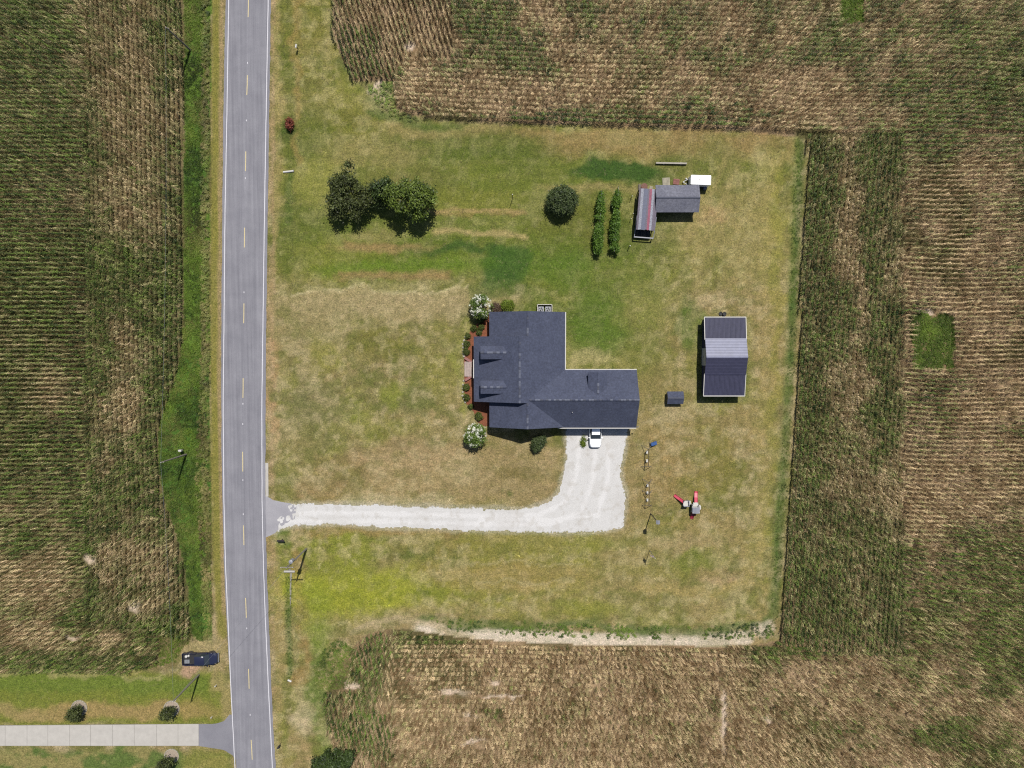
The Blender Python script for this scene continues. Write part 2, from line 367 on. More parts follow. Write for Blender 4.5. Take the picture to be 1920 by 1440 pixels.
    # front yard
    lay(ell(700, 560, 180, 30), PALE, .55); lay(ell(600, 610, 70, 60), (150, 138, 98), .6); lay(line([(555, 548), (600, 540), (640, 542), (680, 530), (690, 545), (760, 546), (830, 545), (870, 532)], 3.2, .5), (196, 178, 140), .75)
    lay(line([(640, 600), (632, 650), (628, 690)], 7), PALE, .6); lay(line([(640, 610), (760, 602), (800, 596)], 5), PALE, .5)
    lay(ell(700, 640, 60, 36), (118, 114, 50), .7); lay(ell(605, 670, 30, 34), YEL, .7); lay(ell(655, 770, 28, 22), (118, 128, 38), .8); lay(ell(735, 735, 26, 24), (120, 128, 46), .8)
    lay(ell(820, 680, 40, 70), (142, 134, 70), .6); lay(ell(590, 770, 60, 50), (134, 126, 92), .5); lay(ell(780, 745, 30, 30), (102, 110, 62), .6); lay(ell(700, 800, 90, 20), (140, 136, 70), .6)
    lay(ell(710, 830, 26, 30), (120, 116, 48), .7); lay(ell(570, 820, 50, 40), (124, 120, 70), .5); lay(ell(650, 880, 60, 30), BRN, .4); lay(rect(690, 835, 1050, 948, 18), (160, 136, 100), .7)
    lay(ell(760, 850, 100, 30), (164, 138, 104), .6); lay(ell(970, 885, 40, 14), (112, 100, 56), .6); lay(ell(950, 925, 8, 7), GRN, .7); lay(ell(600, 925, 90, 18), BRN, .6); lay(ell(535, 900, 22, 50), (110, 118, 52), .6)
    lay(ell(740, 940, 120, 12), (190, 174, 140), .6); lay(ell(860, 880, 30, 30), PALE, .45); lay(line([(515, 640), (512, 760), (510, 820)], 8), (178, 140, 104), .6); lay(line([(866, 600), (862, 700), (866, 780)], 9), (140, 140, 66), .7)
    for k_ in range(9): lay(line([(700, 840 + k_ * 9), (880, 838 + k_ * 10)], 2.4), (178, 156, 116), .35)
    # south lawn
    lay(ell(640, 1110, 130, 40), (150, 150, 48), .8); lay(ell(760, 1100, 120, 36), (146, 146, 52), .7); lay(ell(640, 1030, 60, 36), (140, 140, 54), .6); lay(ell(950, 1080, 160, 30), (158, 134, 84), .7)
    lay(ell(1050, 1020, 120, 18), (136, 132, 62), .6); lay(ell(900, 1020, 160, 20), (142, 128, 70), .5); lay(line([(590, 1000), (700, 992), (860, 998)], 8), (156, 124, 84), .6); lay(ell(1120, 1140, 60, 12), YEL, .8)
    for q in ((640, 1118, 10), (672, 1122, 11), (700, 1092, 9), (758, 1090, 9), (790, 1112, 13), (735, 1115, 8), (760, 1040, 12), (800, 1050, 9), (1380, 1055, 10)): lay(ell(q[0], q[1], q[2], q[2] * .8, .6), (84, 96, 42), .55)
    lay(line([(860, 1050), (1000, 1056), (1100, 1060)], 2.2), PALE, .5); lay(line([(900, 1090), (980, 1092), (1080, 1094)], 3), PALE, .55)
    # east yard
    lay(ell(1290, 900, 60, 40), (138, 122, 66), .6); lay(ell(1360, 880, 20, 80), (120, 114, 54), .5); lay(ell(1300, 1050, 60, 16), (112, 120, 48), .8); lay(ell(1290, 1020, 70, 16), (158, 136, 102), .7); lay(ell(1360, 1075, 50, 14), (168, 136, 108), .7); lay(ell(1250, 980, 50, 12), (138, 128, 68), .6); lay(ell(1230, 880, 40, 60), (156, 128, 86), .5); lay(ell(1345, 845, 24, 40), (126, 118, 56), .6); lay(ell(1240, 1070, 120, 10), (124, 120, 56), .5)
    lay(line([(1200, 1100), (1330, 1110), (1410, 1090), (1436, 1020)], 10), (168, 146, 96), .6); lay(line([(1180, 825), (1178, 990), (1120, 1006)], 10), (160, 136, 96), .6)
    # right-hand verge of the road
    lay(line([(520, -100), (516, 250), (512, 450), (507, 720), (506, 900)], 8), (168, 144, 104), .65); lay(line([(540, -100), (538, 150), (542, 420), (536, 520)], 9), (98, 104, 48), .55); lay(line([(560, -100), (556, 300)], 7), (152, 124, 80), .6)
    lay(ell(545, 236, 14, 26), (66, 84, 36), .8); lay(line([(544, 330), (541, 420)], 8), (78, 96, 44), .7)
    lay(line([(512, 1010), (520, 1150), (527, 1300), (532, 1460)], 9), (164, 140, 98), .7); lay(line([(541, 1085), (540, 1160), (544, 1270)], 5, .6, True), (78, 100, 48), .85); lay(line([(563, 1040), (562, 1150), (566, 1270)], 9), (158, 126, 84), .7)
    lay(ell(540, 1010, 14, 22), (92, 112, 48), .8); lay(ell(568, 1005, 12, 26), (172, 150, 116), .8); lay(ell(575, 1345, 22, 34), (196, 174, 150), .8); lay(ell(560, 1420, 24, 40), (176, 146, 112), .7); lay(ell(535, 1380, 10, 60), (120, 122, 52), .6)
    lay(line([(596, 1180), (590, 1260), (602, 1340), (625, 1410)], 16), (104, 122, 62), .7)
    # the bare, weedy strip along the south field
    lay(line([(650, 1180), (700, 1160), (740, 1152), (790, 1162)], 9, .4), (150, 136, 92), .8); lay(line([(660, 1186), (700, 1166), (745, 1160), (790, 1170), (850, 1184)], 5, .5, True), (176, 160, 122), .8); lay(line([(790, 1178), (870, 1190), (960, 1194), (1100, 1200), (1250, 1202), (1400, 1196)], 13, .35, True), (214, 200, 180), .98)
    lay(line([(780, 1164), (870, 1166), (1000, 1172), (1200, 1178), (1400, 1180), (1450, 1165)], 8, .7) * (.4 + n2), (92, 108, 58), .9); lay(line([(780, 1175), (880, 1188)], 7), (188, 172, 140), .8); lay(ell(1430, 1185, 26, 14), (204, 190, 170), .8)
    # field edge on the east and north sides
    lay(line([(1500, 262), (1494, 420), (1484, 620), (1474, 800), (1462, 980), (1450, 1150)], 9, .9, True) * (.6 + .8 * n2), (76, 100, 46), .9); lay(line([(700, 215), (770, 226), (860, 236)], 9), (84, 102, 50), .7); lay(ell(716, 182, 16, 22), (172, 164, 130), .7)
    lay(line([(640, 120), (690, 180), (720, 215)], 7), (106, 112, 70), .6); lay(ell(650, 180, 36, 30), (142, 136, 70), .5)
    st_h = fbm(x * .05, y * 1.3, 151, 3); st_v = fbm(x * 1.3, y * .05, 161, 3); ew = sst(1180, 1260, px)
    lay(sst(.50, .64, st_h) * (1 - ew), (166, 148, 100), .10); lay(sst(.50, .64, st_v) * ew, (172, 152, 106), .14); lay(sst(.54, .66, 1 - st_h) * (1 - ew), (98, 104, 44), .10); lay(sst(.54, .66, 1 - st_v) * ew, (112, 110, 52), .12)
    keepc = col_.copy(); mottle(.8); mk = (.25 + .45 * sst(500, 560, py) * (1 - sst(860, 900, px)) + .25 * ew)[:, None]; col_[:] = keepc * (1 - mk) + col_ * mk
    lay(ell(1160, 322, 84, 17, .3, 3), LUSH, .9); lay(rect(905, 462, 994, 534, 8), (66, 94, 40), .75); lay(ell(870, 470, 60, 9), LUSH, .6); lay(ell(760, 500, 150, 14), (100, 122, 38), .6); lay(ell(940, 545, 60, 14), (72, 100, 42), .5); lay(ell(1050, 505, 60, 34), (88, 112, 38), .5); lay(ell(1120, 600, 50, 60), (88, 112, 38), .45); lay(ell(640, 1110, 130, 36), (152, 152, 46), .45); lay(ell(590, 1150, 30, 60), (126, 136, 44), .5)
    hx = px + (vn(x * 1.1, y * 1.1, 171) - .5) * 10; hy = py + (fbm(x * .5, y * .5, 181, 4) - .5) * 16
    edge = np.interp(hx, [500, 560, 600, 640, 665, 685, 700, 760, 830, 860, 880], [560, 552, 543, 545, 534, 530, 546, 548, 546, 536, 532]); dd_ = hy - edge
    fr = (px > 545) & (px < 880); lay(fr * (1 - sst(0, 4, np.abs(dd_ - 1.5))), (200, 184, 146), .7); lay(fr * sst(0, 3, dd_) * (1 - sst(20, 75, dd_)), (162, 144, 106), .45); lay(fr * sst(-22, -2, dd_) * (dd_ < 0), (112, 114, 50), .4)
    for pts, cc, wd_, k_ in (([(640, 512), (740, 514), (840, 521)], BRN, 5, .7), ([(800, 394), (890, 395), (980, 399)], (176, 146, 108), 3.5, .75), ([(820, 434), (900, 437), (985, 444)], (172, 150, 110), 4, .75), ([(650, 460), (740, 463)], BRN, 6, .7), ([(620, 1082), (700, 1070)], YEL, 8, .4), ([(690, 860), (870, 852)], (176, 152, 116), 3, .4), ([(690, 878), (880, 872)], (176, 152, 116), 3, .35), ([(1280, 470), (1330, 380), (1360, 300)], (172, 148, 108), 5, .35), ([(1300, 480), (1350, 390), (1385, 310)], (172, 148, 108), 5, .35)):
        d_ = dseg(hx, hy, pts); lay(1 - sst(wd_ * .4, wd_ * 1.5, d_), cc, k_)
    # soil below the corn
    corn = inside(px, py, [(-200, -200)] + [(346, -200)] + W_EDGE + [(340, 1212), (300, 1240), (240, 1257), (-200, 1262)])
    north = inside(px, py, [(622, -200), (622, 60), (640, 105), (660, 150), (735, 152), (745, 205), (770, 214), (860, 227), (1000, 231), (1200, 235), (1400, 244), (1520, 262), (1517, 330), (1511, 500), (1501, 700), (1489, 900), (1475, 1100), (1462, 1200), (1400, 1213), (1100, 1209), (960, 1203), (870, 1196), (800, 1186), (740, 1178), (690, 1188), (655, 1220), (610, 1300), (612, 1370), (640, 1440), (650, 1700), (2200, 1700), (2200, -200)])
    cm = (corn | north).astype(float)
    lay(cm, (138, 116, 86)); lay(cm * sst(.45, .65, n2), (170, 146, 116), .7); lay(cm * sst(.55, .7, fbm(x * .1, y * .1, 91, 3)), (84, 82, 48), .8); lay(cm * np.clip((px < 420) * .8 + ((px > 1490) & (px < 1690) & (py > 250) & (py < 1200)) * .7, 0, 1), (92, 92, 52), .75)
    for q in BARE: lay(ell(*q[:4], .35), (206, 186, 164), .95)
    # left-hand verge: ditch grass, mown strip, trackside grit
    lay(rect(342, -150, 398, 1210, 5, True), (70, 100, 36), .95) if False else None
    strip = inside(px, py, W_EDGE + [(398, 1210), (394, 900), (392, 500), (396, 0), (398, -110)]).astype(float)
    lay(strip, (76, 108, 40)); lay(strip * sst(.45, .6, n1), (98, 124, 42), .7); lay(line([(386, -100), (384, 400), (386, 800), (392, 1150)], 7), (96, 92, 50), .8); lay(strip * ell(370, 960, 22, 60), (96, 100, 40), .7)
    lay(line([(408, -100), (405, 200), (403, 500), (403, 800), (408, 1060), (416, 1190)], 8.5, .35, True) * (.75 + .5 * n2), (132, 127, 58), .9); lay(line([(416, -100), (413, 300), (411, 700), (414, 900), (420, 1150)], 3.4, .5, True), (158, 138, 98), .9)
    # south-west corner
    lay(rect(-200, 1262, 428, 1360, 6), (116, 124, 46), .95); lay(rect(-200, 1268, 400, 1300, 8), (100, 120, 44), .7); lay(ell(200, 1335, 190, 16), (160, 136, 88), .85); lay(ell(30, 1335, 60, 14), (156, 138, 90), .6); lay(ell(365, 1330, 40, 20), (150, 132, 76), .6)
    lay(line([(-100, 1266), (120, 1268), (310, 1272)], 4), (172, 160, 110), .5); lay(line([(410, 1200), (424, 1350)], 10), (160, 142, 96), .7); lay(ell(385, 1226, 38, 26), (156, 142, 98), .9); lay(ell(362, 1252, 18, 7), (184, 150, 124), .8); lay(ell(300, 1245, 40, 8), (120, 104, 72), .6)
    lay(rect(-200, 1404, 430, 1560, 6), (92, 112, 52), .95); lay(rect(-200, 1404, 430, 1560, 6) * sst(.45, .6, n2), (156, 140, 90), .7); lay(ell(390, 1425, 40, 30), (136, 132, 62), .7)
    # gravel crumbs beside the drive
    lay(1 - sst(2, 9, dseg(wx * .3 + px * .7, wy * .3 + py * .7, DRIVE[:-2])), (186, 176, 160), .55)
    # beyond the frame the fields go on
    far = ((np.abs(x) > 97) | (np.abs(y) > 79)).astype(float); lay(far, (104, 92, 58))
    return col_
BARE = [(850, 1296, 34, 7), (925, 1277, 14, 6), (880, 1340, 18, 4), (895, 1390, 18, 5), (665, 1284, 14, 6), (168, 1047, 10, 10), (252, 1142, 10, 9), (1740, 586, 16, 5), (1355, 1350, 5, 60), (1440, 1350, 8, 6), (775, 90, 12, 10), (700, 165, 8, 10), (135, 1190, 14, 5), (940, 1302, 40, 3)]
TINT = ground_map(X, Y, PX, PY); LUM = TINT @ np.array([.3, .6, .1]); TINT = (TINT * .97 + LUM[:, None] * np.array([1.04, .98, .98]) * .03) * 1.12; gk = (.35 + .65 * np.clip((1 - sst(500, 560, PY)) + .45 * sst(985, 1000, PY) + sst(960, 1010, PX) * (1 - sst(690, 740, PY)) * (1 - sst(1180, 1280, PX)), 0, 1))[:, None] * inside(PX, PY, YARD)[:, None]; TINT = TINT * (1 - gk + gk * np.array([.93, 1.02, .80]))
Z = np.zeros_like(X)
Z -= .30 * (1 - sst(6, 30, dseg(PX, PY, [(372, -300), (370, 600), (366, 850), (374, 1100), (378, 1190)]))) * (PY < 1215)
Z -= .22 * (1 - sst(2, 12, dseg(PX, PY, [(541, 1078), (541, 1160), (544, 1270)])))
nx, ny = len(gx), len(gy)
i0 = (np.arange(ny - 1)[:, None] * nx + np.arange(nx - 1)[None, :]).ravel()
ground = npmesh('ground', np.stack([X, Y, Z], 1), np.stack([i0, i0 + 1, i0 + nx + 1, i0 + nx], 1), GROUND)
ca = ground.data.color_attributes.new('tint', 'FLOAT_COLOR', 'POINT')
ca.data.foreach_set('color', np.concatenate([TINT, np.ones((len(TINT), 1))], 1).astype(np.float32).ravel())
ground['kind'] = 'structure'
def gz(px, py):                                    # height of the ground under a pixel
    a, b = np.array([float(px)]), np.array([float(py)])
    z = -.30 * (1 - sst(6, 30, dseg(a, b, [(372, -300), (370, 600), (366, 850), (374, 1100), (378, 1190)]))) * (b < 1215) - .22 * (1 - sst(2, 12, dseg(a, b, [(541, 1078), (541, 1160), (544, 1270)])))
    return float(z[0])

# ------------------------------------------------------------------ road, its paint, aprons and drives
RL = [(424, -700), (426, -110), (423, 0), (419, 200), (417, 400), (415, 620), (415, 800), (417, 940), (420, 1060), (425, 1160), (431, 1270), (437, 1360), (443, 1440), (452, 1560), (520, 2300)]
RR = [(505, -700), (509, -110), (508, 0), (505, 200), (502, 400), (499, 620), (498, 800), (498, 940), (500, 1060), (504, 1160), (508, 1270), (512, 1360), (517, 1440), (524, 1560), (590, 2300)]
WL = [(430, -700), (432, -110), (429, 0), (425, 250), (422, 400), (420, 620), (418.5, 760), (420, 940), (423, 1060), (427.6, 1160), (433, 1290), (440.8, 1440), (450, 1560), (517, 2300)]
WR = [(500, -700), (504, -110), (503, 0), (498.5, 250), (496, 400), (493, 620), (491, 760), (491.5, 940), (494, 1060), (497.6, 1160), (503.5, 1290), (510.8, 1440), (518, 1560), (585, 2300)]
sheet('road', RL + RR[::-1], .03, ASPH, .10, .6, seed=3); road = bpy.data.objects['road']
def smooth_line(pts, step=1.5):
    return resample([G(x, y).to_2d() for x, y in pts], step, False)
def ribbon(name, pts, wd, z, mat, parent):
    q = smooth_line(pts); V = []; F = []
    for i, p in enumerate(q):
        t = (q[min(i + 1, len(q) - 1)] - q[max(i - 1, 0)]).normalized(); n_ = Vector((-t.y, t.x)); jit = .012 * math.sin(i * 2.3)
        for s in (-1, 1): V.append((*(p + n_ * (wd / 2 * s + jit)), z))
    F = [(2 * i, 2 * i + 2, 2 * i + 3, 2 * i + 1) for i in range(len(q) - 1)]
    mb = MB(); mb.v = V; mb.f = F; return mb.build(name, mat, parent)
ribbon('edge_line', WL, .13, .035, PAINT_W, road); ribbon('edge_line', WR, .13, .035, PAINT_W, road)
CL = [(466, -5), (464, 141), (462.5, 200), (461, 284), (459, 400), (457.5, 569), (456, 709), (455, 847), (456.5, 985), (460.5, 1120), (466, 1254), (471, 1387), (478, 1510)]
def clx(y):
    for (x0, y0), (x1, y1) in zip(CL[:-1], CL[1:]):
        if y <= y1: return x0 + (x1 - x0) * (y - y0) / (y1 - y0)
    return CL[-1][0]
for k, y0 in enumerate((-145, -5, 141, 284, 427, 569, 709, 847, 985, 1121, 1254, 1387, 1516)):
    ln = 37.0; a, b = G(clx(y0), y0), G(clx(y0 + ln), y0 + ln)
    ribbon('lane_dash', [(clx(y0), y0), (clx(y0 + ln), y0 + ln)], .13, .036, PAINT_Y, road)
for y0 in (118, 226, 334, 548, 757, 795, 900, 964, 1178, 1340):
    MBm = MB(); p = G(clx(y0), y0); MBm.box(p.x - .06, p.y - .14, .03, p.x + .06, p.y + .14, .045); MBm.build('lane_marker', PAINT_W, road)
sheet('drive_apron', [(497, 928), (512, 938), (545, 944), (556, 950), (553, 972), (530, 985), (516, 1000), (498, 1008)], .022, ASPH3, .12, seed=5)
sheet('apron', [(372, 1357.5), (405, 1357), (420, 1352), (430, 1340), (446, 1340), (446, 1430), (436, 1416), (420, 1406), (372, 1398.5)], .020, ASPH2, .05, seed=6)
def gravel():
    st = .15; a = [G(x, y) for x, y in DRIVE]; xs = np.arange(min(q.x for q in a) - 1, max(q.x for q in a) + 1, st); ys = np.arange(min(q.y for q in a) - 1, max(q.y for q in a) + 1, st)
    vx, vy = np.meshgrid(xs, ys); m = len(xs); cx, cy = (vx[:-1, :-1] + st / 2).ravel(), (vy[:-1, :-1] + st / 2).ravel()
    wx_ = cx + (fbm(cx * .9, cy * .9, 701, 4) - .5) * .8 + (vn(cx * 4, cy * 4, 703) - .5) * .28; wy_ = cy + (fbm(cx * .9, cy * .9, 711, 4) - .5) * .8 + (vn(cx * 4, cy * 4, 713) - .5) * .28
    k = inside(wx_, wy_, [(q.x, q.y) for q in a]); pass
    i = (np.arange(len(ys) - 1)[:, None] * m + np.arange(m - 1)[None, :]).ravel()[k]
    V = np.stack([vx.ravel(), vy.ravel(), .016 + .012 * vn(vx.ravel() * 3, vy.ravel() * 3, 721)], 1)
    F = np.stack([i, i + 1, i + m + 1, i + m], 1); u, inv = np.unique(F.ravel(), return_inverse=True); V = V[u]; F = inv.reshape(F.shape)
    px, py = to_px(V[:, 0], V[:, 1]); c = np.empty((len(V), 3)); c[:] = C(226, 224, 221)
    lines = [[(520, 962), (700, 962), (900, 968), (1010, 966), (1060, 940), (1082, 890), (1088, 800)], [(520, 977), (700, 977), (900, 982), (1030, 984), (1090, 960), (1112, 900), (1116, 840)], [(900, 972), (1040, 975), (1120, 965), (1140, 900), (1142, 830)]]
    d = np.minimum.reduce([dseg(px, py, l) for l in lines]) + (fbm(V[:, 0], V[:, 1], 731, 3) - .5) * 8
    t = (1 - sst(2, 6, d))[:, None]; c = c * (1 - .75 * t) + np.array(C(240, 238, 236)) * .75 * t
    e = sst(.5, .7, fbm(V[:, 0] * .35, V[:, 1] * .35, 741, 4))[:, None]; c = c * (1 - .3 * e) + np.array(C(204, 199, 192)) * .3 * e
    e = sst(.62, .72, fbm(V[:, 0] * 1.2, V[:, 1] * 1.2, 751, 3))[:, None]; c = c * (1 - .28 * e) + np.array(C(186, 178, 164)) * .28 * e
    o = npmesh('gravel_drive', V, F, GRAVEL); o['kind'] = 'structure'
    o.data.color_attributes.new('tint', 'FLOAT_COLOR', 'POINT').data.foreach_set('color', np.concatenate([c, np.ones((len(c), 1))], 1).astype(np.float32).ravel())
gravel()
sheet('concrete_pad', [(497.5, 868), (503, 868), (503.5, 931), (498, 931)], .028, CONC, .02, seed=2)
cdv = sheet('concrete_drive', [(-120, 1360.5), (373, 1357), (373, 1398.5), (-120, 1398.5)], .02, CONC_D, 0, 2.0)
js = [-120, -72, -31, 10, 51, 90, 131, 170, 211, 252, 294, 334, 373]
for a_, b_ in zip(js[:-1], js[1:]):
    t0, t1 = 1360 - (a_ / 373.) * 3, 1360 - (b_ / 373.) * 3; p = [G(a_ + .25, t0 + .4), G(b_ - .25, t1 + .4), G(b_ - .25, 1398), G(a_ + .25, 1398)]
    MB().prism([(q.x, q.y, .0) for q in p], (0, 0, .045 + random.uniform(-.003, .003))).build('slab', CONC, cdv)
sheet('mulch_bed', MULCH_BED, .05, MULCH, .12, seed=12)

# ------------------------------------------------------------------ corn, weeds and ditch grass (uncountable: scattered plants)
def variants(name, makers, mat):
    c = bpy.data.collections.new(name)
    for i, mk in enumerate(makers):
        V, F = mk(i); me = bpy.data.meshes.new(name); me.from_pydata(V, [], F); me.materials.append(mat)
        o = bpy.data.objects.new('%s_%02d' % (name, i), me); c.objects.link(o)
    return c
def leaf_strip(V, F, base, az, length, rise, droop, width, seg=4, fold=.0):
    d = Vector((math.cos(az), math.sin(az), 0)); s = Vector((-math.sin(az), math.cos(az), 0)); k = len(V); base = Vector(base)
    for i in range(seg + 1):
        t = i / seg; p = base + d * (length * t * (1 - .12 * t)) + Vector((0, 0, rise * t - droop * t * t))
        wd = width * (.55 + 1.1 * t - 1.55 * t * t) * .9 + .004
        V += [tuple(p - s * wd), tuple(p + s * wd)]
    for i in range(seg): F.append((k + 2 * i, k + 2 * i + 1, k + 2 * i + 3, k + 2 * i + 2))
def corn(i):
    r = random.Random(100 + i); V, F = [], []; dry = i >= 4; Hh = 1.8
    for k in range(3):
        a = 2.1 * k; V += [(.018 * math.cos(a), .018 * math.sin(a), 0)]
    V += [(0.03 * r.uniform(-1, 1), .03 * r.uniform(-1, 1), Hh)]; F += [(0, 1, 3), (1, 2, 3), (2, 0, 3)]
    n = 9 if not dry else 8; a0 = 0.0
    for k in range(n):
        z = .45 + (Hh - .65) * k / (n - 1); az = a0 + math.pi * k + r.gauss(0, .4)
        top = k / (n - 1)
        if dry: leaf_strip(V, F, (0, 0, z), az, r.uniform(.26, .46) , r.uniform(.28, .5), r.uniform(.5, 1.0), r.uniform(.034, .05))
        else: leaf_strip(V, F, (0, 0, z), az, r.uniform(.38, .58) * (1.05 - .25 * top), r.uniform(.35, .6), r.uniform(.45, .85), r.uniform(.040, .058))
    for k in range(5):                             # tassel
        leaf_strip(V, F, (0, 0, Hh - .05), r.uniform(0, 6.28), r.uniform(.08, .2), r.uniform(.25, .4), r.uniform(.05, .2), .012, 2)
    return V, F
def tuft(i):
    r = random.Random(300 + i); V, F = [], []
    for k in range(16):
        b = (r.gauss(0, .10), r.gauss(0, .10), 0); leaf_strip(V, F, b, r.uniform(0, 6.28), r.uniform(.12, .36), r.uniform(.35, .75), r.uniform(.1, .5), r.uniform(.012, .024), 3)
    return V, F
def weed(i):
    r = random.Random(400 + i); V, F = [], []
    for k in range(26):
        a, q = r.uniform(0, 6.28), r.uniform(.02, .34); z = r.uniform(.08, .42) * (1.15 - q * 1.6); b = (q * math.cos(a), q * math.sin(a), max(.02, z))
        leaf_strip(V, F, b, r.uniform(0, 6.28), r.uniform(.10, .2), r.uniform(0, .1), r.uniform(0, .12), r.uniform(.03, .05), 2)
    return V, F
CORN_MAT = mat_leaf('corn_leaf', C(46, 74, 22), C(158, 186, 84), (C(164, 130, 88), C(325, 290, 230)), .3, .5)
WEED_MAT = mat_leaf('weed_leaf', C(60, 88, 34), C(166, 200, 74), (C(120, 104, 58), C(216, 192, 132)), .35)
CORNC = variants('corn_plant', [corn] * 8, CORN_MAT); TUFTC = variants('grass_tuft', [tuft] * 5, WEED_MAT); WEEDC = variants('weed_plant', [weed] * 5, WEED_MAT)
def gn_group(coll):
    g = bpy.data.node_groups.new('scatter_' + coll.name, 'GeometryNodeTree')
    g.interface.new_socket('Geometry', in_out='INPUT', socket_type='NodeSocketGeometry'); g.interface.new_socket('Geometry', in_out='OUTPUT', socket_type='NodeSocketGeometry')
    i, o = g.nodes.new('NodeGroupInput'), g.nodes.new('NodeGroupOutput'); ci = g.nodes.new('GeometryNodeCollectionInfo')
    ci.inputs['Collection'].default_value = coll; ci.inputs['Separate Children'].default_value = True; ci.inputs['Reset Children'].default_value = True
    io = g.nodes.new('GeometryNodeInstanceOnPoints'); io.inputs['Pick Instance'].default_value = True
    for nm, ty, so in (('idx', 'INT', 'Instance Index'), ('rot', 'FLOAT_VECTOR', 'Rotation'), ('scl', 'FLOAT_VECTOR', 'Scale')):
        a = g.nodes.new('GeometryNodeInputNamedAttribute'); a.data_type = ty; a.inputs['Name'].default_value = nm
        g.links.new(a.outputs['Attribute'], io.inputs[so])
    g.links.new(i.outputs[0], io.inputs['Points']); g.links.new(ci.outputs[0], io.inputs['Instance']); g.links.new(io.outputs[0], o.inputs[0]); return g
GROUPS = {}
def scatter(name, label, cat, coll, P, dry, tone, idx, scl, tilt=.07, rz=None):
    n = len(P); me = bpy.data.meshes.new(name); me.vertices.add(n); me.vertices.foreach_set('co', np.asarray(P, np.float32).ravel())
    rot = np.stack([rng.normal(0, tilt, n), rng.normal(0, tilt, n), rng.uniform(0, 6.283, n) if rz is None else rz], 1)
    for nm, ty, v, key in (('idx', 'INT', np.asarray(idx, np.int32), 'value'), ('rot', 'FLOAT_VECTOR', rot.astype(np.float32).ravel(), 'vector'), ('scl', 'FLOAT_VECTOR', np.asarray(scl, np.float32).ravel(), 'vector'), ('dry', 'FLOAT', np.asarray(dry, np.float32), 'value'), ('tone', 'FLOAT', np.asarray(tone, np.float32), 'value')):
        me.attributes.new(nm, ty, 'POINT').data.foreach_set(key, v)
    o = bpy.data.objects.new(name, me); col.objects.link(o)
    if coll.name not in GROUPS: GROUPS[coll.name] = gn_group(coll)
    md = o.modifiers.new('scatter', 'NODES'); md.node_group = GROUPS[coll.name]
    return tag(o, label, cat, None, 'stuff')
def rows(poly, ang, spacing=.78, step=.235, seed=0):
    p = [G(x, y).to_2d() for x, y in poly]; c, s = math.cos(R(ang)), math.sin(R(ang))
    u = [q.x * c + q.y * s for q in p]; v = [-q.x * s + q.y * c for q in p]
    U, W = np.meshgrid(np.arange(min(u), max(u), step), np.arange(min(v), max(v), spacing)); U, W = U.ravel(), W.ravel()
    U = U + rng.uniform(-.1, .1, len(U)); W = W + (fbm(U * .04, W * .01, 600 + seed, 2) - .5) * .8 + rng.normal(0, .03, len(W))
    x, y = U * c - W * s, U * s + W * c; k = inside(x, y, [(q.x, q.y) for q in p]); return x[k], y[k]
